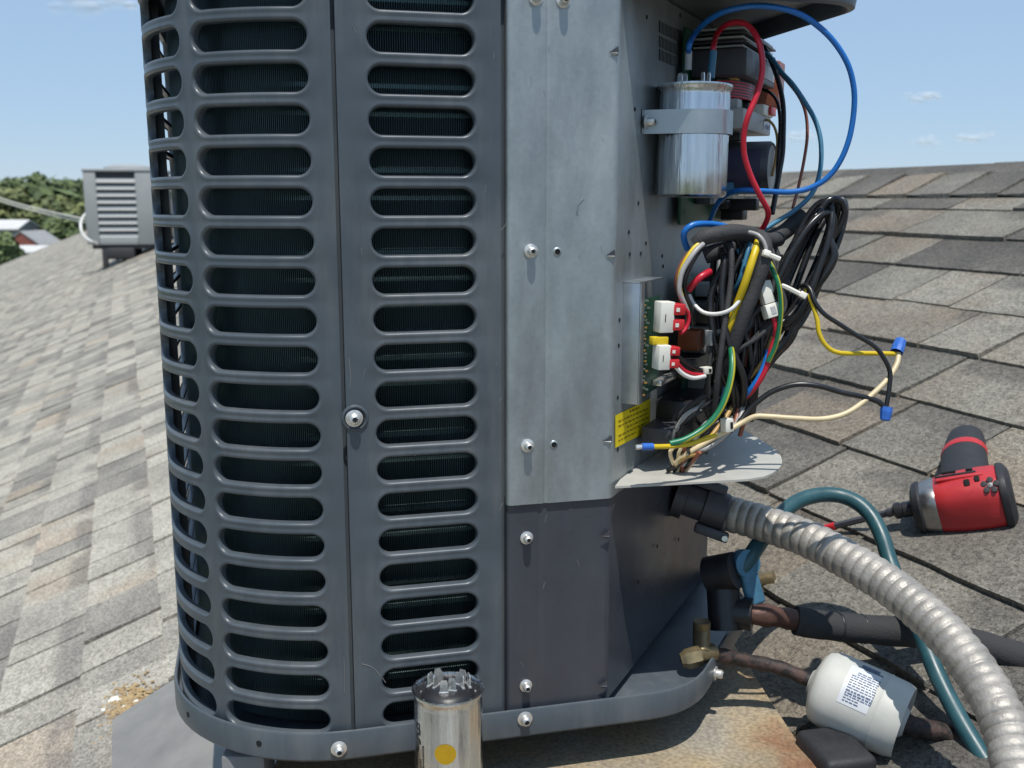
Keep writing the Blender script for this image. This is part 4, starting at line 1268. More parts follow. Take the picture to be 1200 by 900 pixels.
wire('black_wire', [(894, 105, .99), (903, 109, .975), (911, 120, .96), (914, 141, .955), (913, 168, .95), (911, 195, .945), (910, 226, .935), (903, 250, .92)], 0.0016, M_blackw, 'thinner black wire hanging close inside the thick black one', group='black wires beside the relays')
wire('brown_wire', [(908, 80, .965), (918, 90, .955), (935, 111, .945), (944, 132, .94), (946, 159, .94), (942, 189, .935), (935, 222, .93), (929, 244, .92)], 0.0015, M_brnw, 'thin salmon brown wire against the sky between two blue wires')
wire('tan_wire', [(896, 140, .99), (902, 142, .975), (908, 150, .965), (911, 165, .96), (909, 185, .955), (905, 206, .95)], 0.0013, M_orgw, 'short thin tan wire beside the white labelled contactor')
wire('blue_wire', [(806, 292, .855), (802, 282, .85), (802, 272, .845), (811, 264, .845), (828, 262, .85), (848, 265, .86), (862, 272, .875)], 0.0027, M_bluew, 'short deep blue wire bend just under the strapped capacitor')
# sleeves and bundle
wire('cable_sleeve', [(817, 286, .845), (824, 279, .842), (838, 275, .842), (860, 272, .85), (880, 275, .86), (899, 282, .87), (912, 280, .885)], 0.0068, M_loom, 'grey black fabric sleeve, upper of two over the wires', 'cable sleeve', 'fabric sleeves on the loom', 14)
wire('cable_sleeve', [(826, 300, .87), (840, 295, .87), (860, 290, .88), (885, 284, .89), (912, 276, .90), (930, 262, .91), (936, 250, .915)], 0.0072, M_loom, 'black fabric sleeve lying just below the upper one', 'cable sleeve', 'fabric sleeves on the loom', 14)
wire('yellow_wire', [(822, 284, .84), (814, 290, .838), (805, 303, .836), (798, 318, .836), (796, 334, .838), (800, 352, .842), (806, 366, .85)], 0.0020, M_yelw, 'yellow wire curving out of the sleeve beside a white one')
wire('white_wire', [(824, 286, .836), (817, 292, .832), (808, 304, .83), (799, 320, .83), (796, 340, .832), (801, 354, .835), (806, 368, .84), (805, 385, .845)], 0.0021, M_greyw, 'light grey wire curving from sleeve down to the red plug')
wire('black_wire', [(822, 290, .845), (812, 305, .842), (803, 325, .842), (803, 345, .845), (810, 362, .85), (812, 380, .86)], 0.0022, M_blackw, 'black wire behind the light grey one left of the loom')
wire('brown_wire', [(816, 288, .845), (801, 305, .845), (793, 325, .848), (794, 340, .852), (801, 362, .86)], 0.0018, M_brnw, 'dark brown wire, leftmost curve out of the fabric sleeve')
wire('white_wire', [(808, 346, .86), (813, 356, .855), (824, 366, .85), (840, 368, .845), (856, 363, .84), (868, 350, .84), (878, 330, .84), (885, 308, .845), (888, 292, .855)], 0.0017, M_whitew, 'white wire hanging in a semicircle across the dark centre')
wire('yellow_wire', [(889, 282, .842), (886, 292, .836), (880, 310, .832), (873, 332, .835), (862, 362, .845), (853, 388, .85), (846, 420, .87)], 0.0033, M_yelw, 'thick bright yellow wire running down beside the black sleeve')
wire('blue_wire', [(879, 284, .86), (875, 300, .856), (868, 325, .856), (860, 345, .865), (856, 360, .88)], 0.0020, M_steelb, 'dull blue wire under the thick yellow wire')
wire('cable_sleeve', [(890, 276, .845), (896, 284, .838), (897, 297, .835), (893, 315, .835), (884, 340, .838), (872, 370, .842), (861, 402, .85), (850, 438, .865), (842, 460, .88)], 0.0058, M_loom, 'dark sleeve running diagonally down the middle of the loom', 'cable sleeve', 'fabric sleeves on the loom', 14)
wire('grey_wire', [(878, 272, .838), (888, 275, .832), (895, 283, .83), (898, 294, .83), (896, 308, .832)], 0.0016, M_greyw, 'pale grey zip strip looped over the middle sleeve')
for k, (dx, dd, lab_) in enumerate(((0, 0, 'black cable beside the white plug, front one'), (7, .012, 'black cable beside the white plug, second from the front'), (-6, .02, 'black cable behind the middle sleeve'), (13, .024, 'black cable curving down nearest the roof'))):
    wire('black_cable', [(912 + dx * .4, 300, .875 + dd), (908 + dx, 340, .868 + dd), (900 + dx, 380, .868 + dd), (886 + dx, 415, .872 + dd), (868 + dx, 450, .88 + dd), (852 + dx, 482, .895 + dd)], 0.0040, M_blackw, lab_, 'cable', 'black cables in the loom')
for k in range(9):
    rr_ = random.Random(40 + k)
    x0, x1 = rr_.uniform(835, 900), rr_.uniform(830, 885)
    wire('black_cable', [(x0, rr_.uniform(286, 312), .905), (x0 + rr_.uniform(-12, 12), 340, .915), ((x0 + x1) / 2 + rr_.uniform(-12, 12), 385, .91), (x1 + rr_.uniform(-8, 8), 430, .905), (x1, 475, .915)], rr_.uniform(0.0022, 0.0042), M_blackw, 'black cable buried in the shaded heart of the loom', 'cable', 'cables buried in the loom')
LOOMC = (M_blackw, M_blackw, M_blackw, M_loom, M_blackw, M_brnw, M_blackw, M_greyw, M_blackw, M_steelb)
for k in range(20):
    rr_ = random.Random(140 + k)
    x0, y0 = rr_.uniform(838, 904), rr_.uniform(276, 300)
    x1, y1 = rr_.uniform(826, 872), rr_.uniform(455, 512)
    bow = rr_.uniform(-4, 26)
    d0 = rr_.uniform(.862, .892)
    wire('thin_wire', [(x0, y0, d0), (x0 + rr_.uniform(-10, 10) + bow * .6, 330, d0 - .006), ((x0 + x1) / 2 + bow + rr_.uniform(-8, 8), 380, d0 - .004), (x1 + bow * .8 + 6, 430, d0), (x1, y1, d0 + .012)], rr_.uniform(0.0014, 0.0026), LOOMC[k % 10], 'thin wire tangled in the middle of the dark loom', 'wire', 'thin wires tangled in the loom')
for k in range(8):
    rr_ = random.Random(240 + k)
    x0, y0 = rr_.uniform(800, 840), rr_.uniform(468, 505)
    wire('thin_wire', [(x0 + 30, y0 - 34, .89), (x0 + 18, y0 - 12, .874), (x0, y0, .868), (x0 - rr_.uniform(4, 22), y0 + 16, .872), (x0 - rr_.uniform(0, 26), y0 + 34, .88)], rr_.uniform(0.0014, 0.0022), (M_blackw, M_greyw, M_blackw, M_loom)[k % 4], 'thin wire bent down to the shelf under the loom', 'wire', 'thin wires under the loom')
for k in range(22):
    rr_ = random.Random(340 + k)
    x0, y0 = rr_.uniform(842, 912), rr_.uniform(290, 325)
    x1, y1 = rr_.uniform(832, 886), rr_.uniform(440, 498)
    bow = rr_.uniform(-22, 18); d0 = rr_.uniform(.850, .884)
    wire('black_cable', [(x0 - 6, y0 - 14, d0 + .015), (x0, y0, d0), (x0 + bow * .7 + rr_.uniform(-9, 9), y0 + 42, d0 - .004), ((x0 + x1) / 2 + bow + rr_.uniform(-7, 7), (y0 + y1) / 2 + 8, d0 - .006), (x1 + bow * .4 + rr_.uniform(-5, 5), y1 - 34, d0), (x1, y1, d0 + .016)], rr_.uniform(0.0018, 0.0034), (M_blackw, M_blackw, M_loom)[k % 3], 'black cable twisting through the front of the loom', 'cable', 'black cables twisting through the loom')
def small_plug(px, py, d, sx, sz, m_, lab_):
    mb = MB(); c = P(px, py, d)
    Mx = frame_from(V((0.9, 0.4, 0.05)), V((0.1, 0.1, 1)), c)
    mb.box((0, 0, 0), (sx, sz, 0.008), Mx, 0, 0.0006); mb.box((sx * 0.2, 0, 0.0042), (sx * 0.3, sz * 0.5, 0.0008), Mx, 1)
    o = mb.build('wire_connector', [m_, M_void]); tag(o, lab_, 'connector')
small_plug(827, 434, .858, 0.008, 0.006, M_white, 'tiny white connector where the lower plug wires meet the loom')
small_plug(872, 446, .875, 0.009, 0.013, M_dgrey, 'dark grey connector buried low in the loom')
small_plug(852, 498, .850, 0.008, 0.011, M_white, 'small white connector above the shelf behind the green wire')
small_plug(838, 395, .862, 0.015, 0.013, M_lgrey, 'light grey connector beside the amber relay')
# long coiled cable, an elongated loop hung at the right of the loom
def racetrack(cx, cy, ang, hl, hw, d0, tilt, n=40):
    out = []
    for k in range(n + 1):
        t = 2 * PI * k / n
        x = hl * math.copysign(abs(math.cos(t)) ** 0.8, math.cos(t)); y = hw * math.sin(t)
        out.append((cx + x * math.cos(ang) - y * math.sin(ang), cy + x * math.sin(ang) + y * math.cos(ang), d0 + y * tilt))
    return out
coil = empty('coiled_cable', P(940, 310, .88), 'coil of shiny black cable tied up at the right of the wires', 'cable coil')
rnd = random.Random(17)
for k in range(7):
    ctr = (938 + rnd.uniform(-9, 9) + k * 1.5, 312 + rnd.uniform(-6, 6)); ang = R(-66) + rnd.uniform(-0.07, 0.07)
    pts = racetrack(ctr[0], ctr[1], ang, rnd.uniform(70, 84), rnd.uniform(12, 21), .868 + k * 0.006, rnd.uniform(-0.0012, 0.0012))
    w = [P(*p) for p in pts]
    mb = MB(); mb.tube(spline(w, 0.004), 0.0030, 10, caps=False)
    o = mb.build('cable_turn', M_blackw, coil); o.matrix_parent_inverse = Matrix.Translation(-coil.location)
w = [P(*p) for p in ((958, 262, .87), (965, 240, .868), (975, 233, .868), (986, 236, .87), (990, 248, .873), (986, 262, .876), (974, 280, .88), (960, 300, .88))]
mb = MB(); mb.tube(spline(w, 0.004), 0.0030, 10); o = mb.build('cable_turn', M_blackw, coil); o.matrix_parent_inverse = Matrix.Translation(-coil.location)
w = [P(*p) for p in ((968, 278, .87), (976, 292, .868), (976, 304, .868), (966, 322, .87), (953, 338, .875), (944, 352, .88))]
mb = MB(); mb.tube(spline(w, 0.004), 0.0042, 10); o = mb.build('cable_turn', M_blackw, coil); o.matrix_parent_inverse = Matrix.Translation(-coil.location)
w = [P(*p) for p in ((975, 289, .8675), (979, 291, .867))]
mb = MB(); mb.tube(w, 0.0022, 8); o = mb.build('red_tag', M_redp, coil); o.matrix_parent_inverse = Matrix.Translation(-coil.location)
w = [P(*p) for p in ((932, 352, .90), (930, 380, .90), (922, 400, .90), (905, 418, .90), (888, 440, .90))]
for dx in (0, 6, -6):
    mb = MB(); mb.tube(spline([p + V((dx * .0007, dx * .001, 0)) for p in w], 0.005), 0.0036, 10); o = mb.build('cable_tail', M_blackw, coil); o.matrix_parent_inverse = Matrix.Translation(-coil.location)
# white cable ties
def tie(pts, head, label, r=0.0021):
    w = [P(*p) for p in pts]
    mb = MB(); sp_ = spline(w, 0.004)
    mb.tube(sp_, r, 6)
    o = mb.build('cable_tie', M_white); tag(o, label, 'cable tie', 'white cable ties on the loom')
    mb = MB(); c = P(*head); mb.box((0, 0, 0), (0.0062, 0.0052, 0.0050), frame_from(w[-1] - w[-2], V((0, 0.3, 1)), c), 0, 0.0008)
    mb.build('tie_head', M_white, o)
    return o
tie([(914, 334, .862), (922, 337, .86), (938, 345, .858)], (941, 346, .857), 'white cable tie sticking out level over the coiled cable')
tie([(914, 304, .83), (907, 301, .83), (899, 298, .829)], (898, 297, .828), 'short white cable tie stub on the pale grey strip')
# tie strap loop part
# white plug with red wire
c = P(899, 351, .845)
wp = bpy.data.objects.new('white_connector', None); col.objects.link(wp)
wp.matrix_world = frame_from(P(907, 374, .845) - P(893, 328, .845), V((1, 0.2, 0)), c)
tag(wp, 'white nylon plug hanging at a slant in front of the black cables', 'connector')
mb = MB(); mb.box((-0.006, 0, 0), (0.019, 0.0095, 0.009), bevel=0.0008); mb.box((-0.010, 0.0055, 0.0), (0.010, 0.0022, 0.006), bevel=0.0005)
b = mb.build('socket', M_white); b.parent = wp
mb = MB(); mb.box((0.0098, 0, 0), (0.0115, 0.0120, 0.0105), bevel=0.0008); mb.box((0.0098, 0, 0.0055), (0.006, 0.004, 0.0006), m=1)
b = mb.build('housing', [M_white, M_lgrey]); b.parent = wp
wire('red_wire', [(907, 372, .845), (909, 384, .846), (908, 396, .85), (903, 412, .852), (899, 428, .854), (893, 442, .856), (884, 455, .86), (872, 468, .87)], 0.0022, M_redw, 'red wire leaving the white plug and curving under the loom')
wire('blue_wire', [(900, 410, .858), (896, 426, .858), (889, 442, .858), (878, 458, .862), (866, 472, .872), (858, 484, .885)], 0.0022, M_bluew, 'blue wire running just under the red one below the loom')
wire('yellow_wire', [(905, 395, .862), (898, 415, .862), (888, 432, .864), (872, 448, .87), (856, 458, .88)], 0.0018, M_orgw, 'mustard wire beside the blue one below the loom')
wire('green_wire', [(897, 300, .842), (905, 314, .838), (912, 332, .836), (915, 354, .838), (914, 378, .842), (909, 404, .848), (900, 424, .852)], 0.0021, M_grnyel, 'green and yellow striped wire curving right of the white plug')
wire('green_wire', [(856, 405, .85), (858, 420, .84), (857, 440, .834), (851, 464, .83), (840, 486, .828), (823, 503, .826), (803, 515, .822), (785, 520, .82)], 0.0027, M_grnyel, 'bright green striped wire bending down to the wall at the label')
o = wire('yellow_wire', [(838, 510, .845), (822, 516, .832), (805, 521, .825), (785, 523, .82), (765, 523.5, .815)], 0.0021, M_yelw, 'yellow wire screwed to the wall beside the yellow label')
mb = MB(); mb.tube([P(765, 523.5, .815), P(752, 523.5, .812)], 0.0030, 10); mb.build('blue_terminal', M_bnut, o)
mb = MB(); mb.tube([P(752, 523.5, .812), P(745, 524, .811)], 0.0020, 8); mb.build('ring_terminal', M_tin, o)
wire('red_wire', [(807, 340, .85), (814, 331, .846), (822, 324, .845), (832, 318, .85)], 0.0030, M_redw, 'short red sleeved wire inside the light grey loop')
wire('red_wire', [(800, 360, .832), (806, 366, .836), (807, 376, .838), (803, 386, .838), (797, 391, .836)], 0.0017, M_redw, 'tiny red wire looping at the upper plug')
wire('red_wire', [(793, 425, .832), (800, 433, .838), (810, 438, .846), (824, 440, .856)], 0.0018, M_redw, 'red wire leaving the lower plug beside a white wire')
wire('white_wire', [(792, 430, .832), (800, 438, .836), (812, 443, .842), (826, 441, .852)], 0.0018, M_whitew, 'white wire leaving the lower plug under the red wire')
wire('black_wire', [(793, 416, .834), (802, 424, .842), (814, 431, .85), (828, 436, .86)], 0.0018, M_blackw, 'black wire leaving the lower plug above the red wire')
# field wires out over the roof
o = wire('yellow_wire', [(944, 340, .866), (948, 346, .862), (954, 362, .858), (958, 376, .857), (960, 391, .857), (969, 406, .858), (984, 413.5, .86), (1016, 414, .866), (1050, 414.5, .872)], 0.0020, M_yelw, 'yellow wire dipping out over the shingles to the blue wire nut')
mb = MB()
a_, b_ = P(1051, 412, .872), P(1056, 398, .878)
ax_ = (b_ - a_)
mb.lathe([(0.0054, -0.001), (0.0056, 0.004), (0.0048, ax_.length * 0.9), (0.0036, ax_.length), (0.0003, ax_.length * 1.03)], a_, ax_, 10, smooth=False)
mb.build('wire_nut', M_bnut, o)
o = wire('black_wire', [(938, 336, .868), (944, 334, .864), (950, 340, .86), (955, 354, .856), (966, 368, .854), (984, 380, .854), (1004, 393, .855), (1025, 406, .856), (1036, 420, .857), (1043, 436, .858), (1042, 456, .858), (1038, 480, .858)], 0.0020, M_blackw, 'thin black wire sweeping over the roof to the lower wire nut')
mb = MB(); a_, b_ = P(1039, 478, .858), P(1037, 493, .858); ax_ = b_ - a_
mb.lathe([(0.0050, -0.001), (0.0052, 0.003), (0.0044, ax_.length * 0.9), (0.0030, ax_.length), (0.0003, ax_.length * 1.03)], a_, ax_, 10, smooth=False)
mb.build('wire_nut', M_bnut, o)
wire('cream_wire', [(1053, 414, .872), (1052, 424, .868), (1046, 436, .864), (1036, 449, .86), (1013, 470, .856), (990, 485, .853), (963, 491, .852), (930, 490, .853), (900, 488, .855), (885, 488, .856), (872, 494, .858), (856, 503, .856), (838, 512, .852), (818, 524, .85), (802, 534, .852), (792, 543, .86)], 0.0023, M_cream, 'cream wire drooping from the blue wire nut back to the shelf')
wire('black_wire', [(1037, 478, .858), (1030, 471, .857), (1013, 465.5, .856), (987, 460, .855), (960, 452.5, .855), (933, 450.5, .857), (907, 458, .86), (890, 469, .862), (878, 480, .864), (866, 495, .862), (848, 512, .858), (826, 527, .856), (808, 540, .862)], 0.0024, M_blackw, 'black wire rippling from the lower wire nut to the shelf')
for k, (x, y, m_, nm, lab_) in enumerate(((868, 500, M_greyw, 'grey_wire', 'grey wire bent over the shelf hole'), (862, 506, M_brnw, 'brown_wire', 'brown wire bent over the shelf hole'), (850, 502, M_orgw, 'tan_wire', 'tan wire bent over the shelf hole'))):
    wire(nm, [(870 - k * 4, 470, .875), (x, y - 12, .866), (x - 14, y + 6, .858), (830 - k * 4, 524 + k * 2, .852), (812 - k * 5, 530 + k * 3, .852), (800 - k * 4, 545, .862)], 0.0021, m_, lab_)
# frayed knot where the wires drop through the shelf
kn = MB(); rnd = random.Random(33)
for k in range(12):
    x0, y0 = 806 + rnd.uniform(-8, 14), 522 + rnd.uniform(-4, 8)
    kn.tube(spline([P(x0, y0, .852 + rnd.uniform(-.006, .006)), P(x0 - 6 + rnd.uniform(-8, 8), y0 + 10, .855), P(790 + rnd.uniform(-8, 18), 552, .868)], 0.004), 0.0018, 7, rnd.choice((0, 0, 1, 2)))
o = kn.build('wire_ends', [M_brnw, M_cream, M_blackw]); tag(o, 'twist of cut wire ends going down through the shelf', 'wires'); o['kind'] = 'stuff'

# ------------------------------------------------------------------ conduit
cpts = [(812, 590, 1.03), (838, 598, 1.02), (858, 603, 1.005), (900, 615, .985), (950, 633, .955), (1000, 660, .920), (1050, 692, .885), (1100, 735, .845), (1140, 782, .81), (1168, 828, .78), (1184, 870, .76), (1196, 925, .735), (1203, 990, .71)]
w = spline([P(846, 600, 1.010)] + [P(*p) for p in cpts[2:]], 0.0010)
acc = [0.0]
for i in range(1, len(w)): acc.append(acc[-1] + (w[i] - w[i - 1]).length)
tot = acc[-1]
pitch_c = 0.0100
def rc_(t):
    i = min(int(t * (len(w) - 1) + 0.5), len(w) - 1)
    ph = (acc[i] / pitch_c) % 1.0
    return 0.0179 - 0.0016 * (abs(2 * ph - 1) ** 2.6) + 0.0002 * math.sin(acc[i] * 211)
conduit = empty('flexible_conduit', P(858, 603, .985), 'silver corrugated metal conduit sweeping down to the lower right', 'conduit')
mb = MB(); mb.tube(w, rc_, 28)
o = mb.build('conduit_tube', M_conduit, conduit); o.matrix_parent_inverse = Matrix.Translation(-conduit.location)
mb = MB()
a_, b_ = P(808, 586, 1.01), P(850, 601, 1.004)
dv = (b_ - a_).normalized()
mb.lathe([(0.012, 0), (0.021, 0.001), (0.021, 0.012), (0.0165, 0.013), (0.0165, 0.030), (0.0190, 0.031), (0.0190, 0.052), (0.0175, 0.054), (0.0165, 0.054)], a_ - dv * 0.016, dv, 24)
mb.box((0, 0, 0), (0.034, 0.010, 0.012), frame_from(dv, V((0, 0.2, 1)), b_ - dv * 0.016 - V((0.0, 0.012, 0.022))), 0, 0.002)
mb.box((0, 0, 0), (0.034, 0.010, 0.010), frame_from(dv, V((0, 0.2, 1)), b_ - dv * 0.020 + V((0.004, 0.0, 0.021))), 0, 0.002)
o = mb.build('conduit_connector', M_dgrey, conduit, autosmooth=30); o.matrix_parent_inverse = Matrix.Translation(-conduit.location)
mb = MB(); mb.tube([b_ - V((0.004, 0.020, 0.020)), b_ + V((0.000, -0.004, -0.022))], 0.003, 8); o = mb.build('clamp_screw', M_tin, conduit); o.matrix_parent_inverse = Matrix.Translation(-conduit.location)

# ------------------------------------------------------------------ pipes, hose, drier on the roof
def roof_wire(name, pts, r, mt, off, n=14, step=0.006):
    return MB().tube(spline([on_roof(x, y, off) for x, y in pts], step), r, n)
hose = [(866, 672, .985), (878, 654, .985), (893, 632, 1.0), (912, 606, 1.03), (934, 588, 1.05), (960, 580, 1.06), (985, 581, 1.06), (1006, 590, 1.05), (1022, 606, 1.04), (1034, 630, 1.025), (1044, 662, 1.01), (1060, 700, .985), (1078, 740, .955), (1098, 790, .925), (1122, 838, .90), (1150, 885, .875), (1180, 930, .85)]
mb = MB(); mb.tube(spline([P(*p) for p in hose], 0.006), 0.0080, 14)
o = mb.build('hose', M_hose); tag(o, 'teal rubber hose looping behind the silver conduit', 'hose')
# blue flat handle beside the valve
mb = MB()
M_ = frame_from(P(886, 706, .985) - P(872, 655, .985), V((1, 0.35, 0)), P(879, 681, .985))
mb.box((0, 0, 0), (0.048, 0.019, 0.010), M_, 0, 0.004, 3)
mb.lathe([(0.0003, -0.007), (0.0135, -0.006), (0.0135, 0.006), (0.0003, 0.007)], (-0.018, 0, 0), (0, 0, 1), 20, 0, M_)
o = mb.build('valve_handle', M_bluepl); tag(o, 'flat blue plastic valve handle hanging beside the dark service valve', 'valve handle')
# suction line: copper stub then insulated run
suc = empty('suction_line', on_roof(930, 726, 0.02), 'thick refrigerant pipe in black foam lying across the shingles', 'pipe')
mb = MB(); mb.tube(spline([P(862, 718, .985), P(885, 720, .98), P(905, 722, .985), P(935, 727, 1.0)], 0.006), lambda t: 0.0098 + (0.0022 * math.exp(-((t - 0.45) / 0.09) ** 2)) + (0.0016 * math.exp(-((t - 0.85) / 0.06) ** 2)), 14)
o = mb.build('copper_stub', M_copper, suc); o.matrix_parent_inverse = Matrix.Translation(-suc.location)
mb = MB(); mb.tube(spline([P(932, 727, 1.0), P(960, 732, 1.0), P(1000, 736, .998), P(1050, 740, .99), P(1100, 745, .985), P(1150, 757, .97), P(1200, 772, .955), P(1260, 792, .93)], 0.008), lambda t: 0.0142 + 0.0004 * math.sin(t * 40), 16)
o = mb.build('foam_sleeve', M_foam, suc); o.matrix_parent_inverse = Matrix.Translation(-suc.location)
mb = MB()
for px, py, d_ in ((982, 734, .999), (1010, 737, .997)):
    c = P(px, py, d_); dv = (P(px + 10, py + 1, d_) - c).normalized() + V((0.1, 0.25, 0.0))
    mb.lathe([(0.0146, -0.0012), (0.0150, 0), (0.0146, 0.0012)], c, dv, 20)
o = mb.build('sleeve_band', M_black, suc); o.matrix_parent_inverse = Matrix.Translation(-suc.location)
# liquid line + filter drier
dl, dr = P(938, 796, .935), P(1064, 838, .905)
D_ax = (P(1052, 842, .905) - P(950, 796, .945)).normalized()
drc0 = P(962, 803, .945)
drlen = 0.077
dri = empty('filter_drier', drc0, 'white filter drier canister with paper label lying on the slab edge', 'filter drier')
rD = 0.0355
mb = MB()
prof = [(0.010, -0.010), (0.012, -0.008), (0.026, -0.004), (0.0325, 0.000), (0.0348, 0.006), (rD, 0.012), (rD, drlen * 0.62), (rD * 0.995, drlen * 0.70), (rD * 1.012, drlen * 0.715), (rD * 0.99, drlen * 0.74), (rD * 0.98, drlen - 0.008), (rD * 0.93, drlen - 0.002), (0.0320, drlen), (0.0310, drlen - 0.004), (0.030, drlen - 0.007), (0.016, drlen - 0.004), (0.011, drlen + 0.002)]
mb.lathe(prof, drc0, D_ax, 48)
o = mb.build('drier_shell', M_drier, dri, autosmooth=45); o.matrix_parent_inverse = Matrix.Translation(-dri.location)
# label patch on the shell
ref = (V((0, 0, 1)) - D_ax * D_ax.z).normalized(); side = D_ax.cross(ref)
toC = (-(drc0 + D_ax * 0.045)).normalized(); toC = (toC - D_ax * toC.dot(D_ax)).normalized()
ang0 = math.atan2(toC.dot(side), toC.dot(ref))
def dpt(h, a, dr_=0.0): return drc0 + D_ax * h + (ref * math.cos(a) + side * math.sin(a)) * (rD + dr_)
def dpatch(mb, h0, h1, a0_, a1_, dr_, m=0, seg=8, sk=0.0):
    vs = []
    for k in range(seg + 1):
        a = a0_ + (a1_ - a0_) * k / seg
        vs += [dpt(h0 + sk * (k / seg), a, dr_), dpt(h1 + sk * (k / seg), a, dr_)]
    mb.add(vs, [(2 * k, 2 * k + 1, 2 * k + 3, 2 * k + 2) for k in range(seg)], m, True)
sgn = 1 if dpt(0.05, ang0 + 0.5).z < dpt(0.05, ang0).z else -1     # +sgn = downwards
la0, la1 = ang0 - sgn * 0.92, ang0 + sgn * 0.20
mb = MB(); dpatch(mb, 0.022, 0.049, la0, la1, 0.0003)
lo_ = mb.build('paper_label', M_lab, dri); lo_.matrix_parent_inverse = Matrix.Translation(-dri.location)
mb = MB(); rnd = random.Random(12)
for k in range(14):
    a = la0 + (la1 - la0) * (0.10 + 0.86 * k / 14)
    if k == 0: continue
    h = 0.026
    hmax = 0.050 if k not in (12, 13) else 0.040
    hmin = 0.030 if k < 3 else 0.026
    h = hmin
    while h < hmax:
        wv = rnd.uniform(0.0015, 0.005)
        dpatch(mb, h, min(h + wv, hmax), a, a + (la1 - la0) * (0.042 if k in (9, 10) else 0.026), 0.0005, 0, 1)
        h += wv + 0.0007
dpatch(mb, 0.030, 0.046, la0 - 0.20 * sgn, la0 - 0.08 * sgn, 0.0005, 0, 3)
dpatch(mb, 0.027, 0.050, la0 - 0.06 * sgn, la0 - 0.02 * sgn, 0.0005, 0, 3)
o = mb.build('label_print', M_ink, dri); o.matrix_parent_inverse = Matrix.Translation(-dri.location)
liq = MB()
liq.tube(spline([P(832, 765, .95), P(850, 769, .955), P(880, 775, .96), (P(915, 783, .958)), drc0 - D_ax * 0.008], 0.006), lambda t: 0.0068 + 0.0006 * math.sin(t * 60), 12)
o = liq.build('liquid_line', M_rustpipe); tag(o, 'thin sooty copper pipe from brass valve into left of the drier', 'pipe')
liq = MB()
e_ = drc0 + D_ax * (drlen - 0.004)
liq.tube(spline([e_ - D_ax * 0.004, e_ + D_ax * 0.012, P(1105, 858, .905), P(1135, 870, .90), P(1166, 884, .89), P(1215, 908, .875)], 0.006), lambda t: 0.0098 - 0.002 * min(1, t * 2), 12)
o = liq.build('liquid_line', M_rustpipe); tag(o, 'dark sooty pipe leaving the right end of the white drier', 'pipe')
# dark rubber block at the slab corner
mb = MB(); c = on_z(968, 884, ZP - 0.005)
mb.box((0, 0, 0), (0.048, 0.060, 0.044), Matrix.Translation((c.x + 0.004, c.y - 0.012, c.z - 0.004)) @ Matrix.Rotation(R(12), 4, 'Z'), 0, 0.006, 3)
o = mb.build('rubber_block', M_rub); tag(o, 'black rubber pipe block at the slab corner under the drier', 'rubber block')
mb = MB(); c = on_roof(896, 680, 0.012)
mb.tube([on_roof(884, 682, 0.012), on_roof(908, 678, 0.012)], 0.010, 12)
o = mb.build('pipe_stub', M_brass); tag(o, 'short tan pipe stub behind the blue handle', 'pipe')

# ------------------------------------------------------------------ impact driver
rear, front = on_roof(1188, 578, 0.033), on_roof(1068, 596, 0.033)
xd = (front - rear); Ld = xd.length
hd = on_roof(1124, 490, 0.026) - on_roof(1128, 575, 0.033)
MD = frame_from(xd, hd, rear)
drv = bpy.data.objects.new('impact_driver', None); col.objects.link(drv); drv.matrix_world = MD
tag(drv, 'red and black cordless impact driver lying on the shingles', 'power tool')
hl = (hd - xd.normalized() * hd.dot(xd.normalized())).length
def ovl(profile, name, mt, n=28, sy=1.0, sz=1.0, smooth=True):
    """lathe round local x with oval section; profile = (x, r, yoff)"""
    mb = MB(); vs = []; fs = []
    for (x, r, yo) in profile:
        for j in range(n):
            a = 2 * PI * j / n
            ca_, sa_ = math.cos(a), math.sin(a)
            k = 1.0 / (abs(ca_) ** 3.2 + abs(sa_) ** 3.2) ** (1 / 3.2)
            vs.append(V((x, yo + r * sy * ca_ * k, r * sz * sa_ * k)))
    for i in range(len(profile) - 1):
        for j in range(n): fs.append((i * n + j, i * n + (j + 1) % n, (i + 1) * n + (j + 1) % n, (i + 1) * n + j))
    mb.add(vs, fs, 0, smooth)
    mb.add(vs[:n], [tuple(reversed(range(n)))]); mb.add(vs[-n:], [tuple(range(n))])
    o = mb.build(name, mt, drv, autosmooth=35); return o
k = Ld
body = ovl([(0.10 * k, 0.0295, 0), (0.14 * k, 0.0318, 0), (0.30 * k, 0.0325, 0), (0.50 * k, 0.0318, 0), (0.62 * k, 0.0305, 0), (0.72 * k, 0.029, 0), (0.74 * k, 0.0275, 0)], 'motor_housing', M_drill)
ovl([(0.0, 0.022, 0), (0.012 * k, 0.027, 0), (0.05 * k, 0.0325, 0), (0.09 * k, 0.0335, 0), (0.115 * k, 0.0330, 0), (0.125 * k, 0.0300, 0)], 'rear_cap', M_rub)
ovl([(0.725 * k, 0.0280, 0), (0.75 * k, 0.0290, 0), (0.83 * k, 0.0275, 0), (0.90 * k, 0.0250, 0), (0.91 * k, 0.022, 0)], 'gear_case', M_nose)
ovl([(0.885 * k, 0.0268, 0), (0.90 * k, 0.0280, 0), (0.955 * k, 0.0255, 0), (0.985 * k, 0.018, 0), (0.99 * k, 0.010, 0)], 'nose_bumper', M_rub)
mb = MB(); mb.lathe([(0.0085, 0), (0.0095, 0.001), (0.0095, 0.010), (0.0085, 0.011), (0.0085, 0.013), (0.0098, 0.014), (0.0098, 0.019), (0.0075, 0.021), (0.004, 0.0212)], (0.99 * k, 0, 0), (1, 0, 0), 20)
mb.build('chuck', M_black, drv)
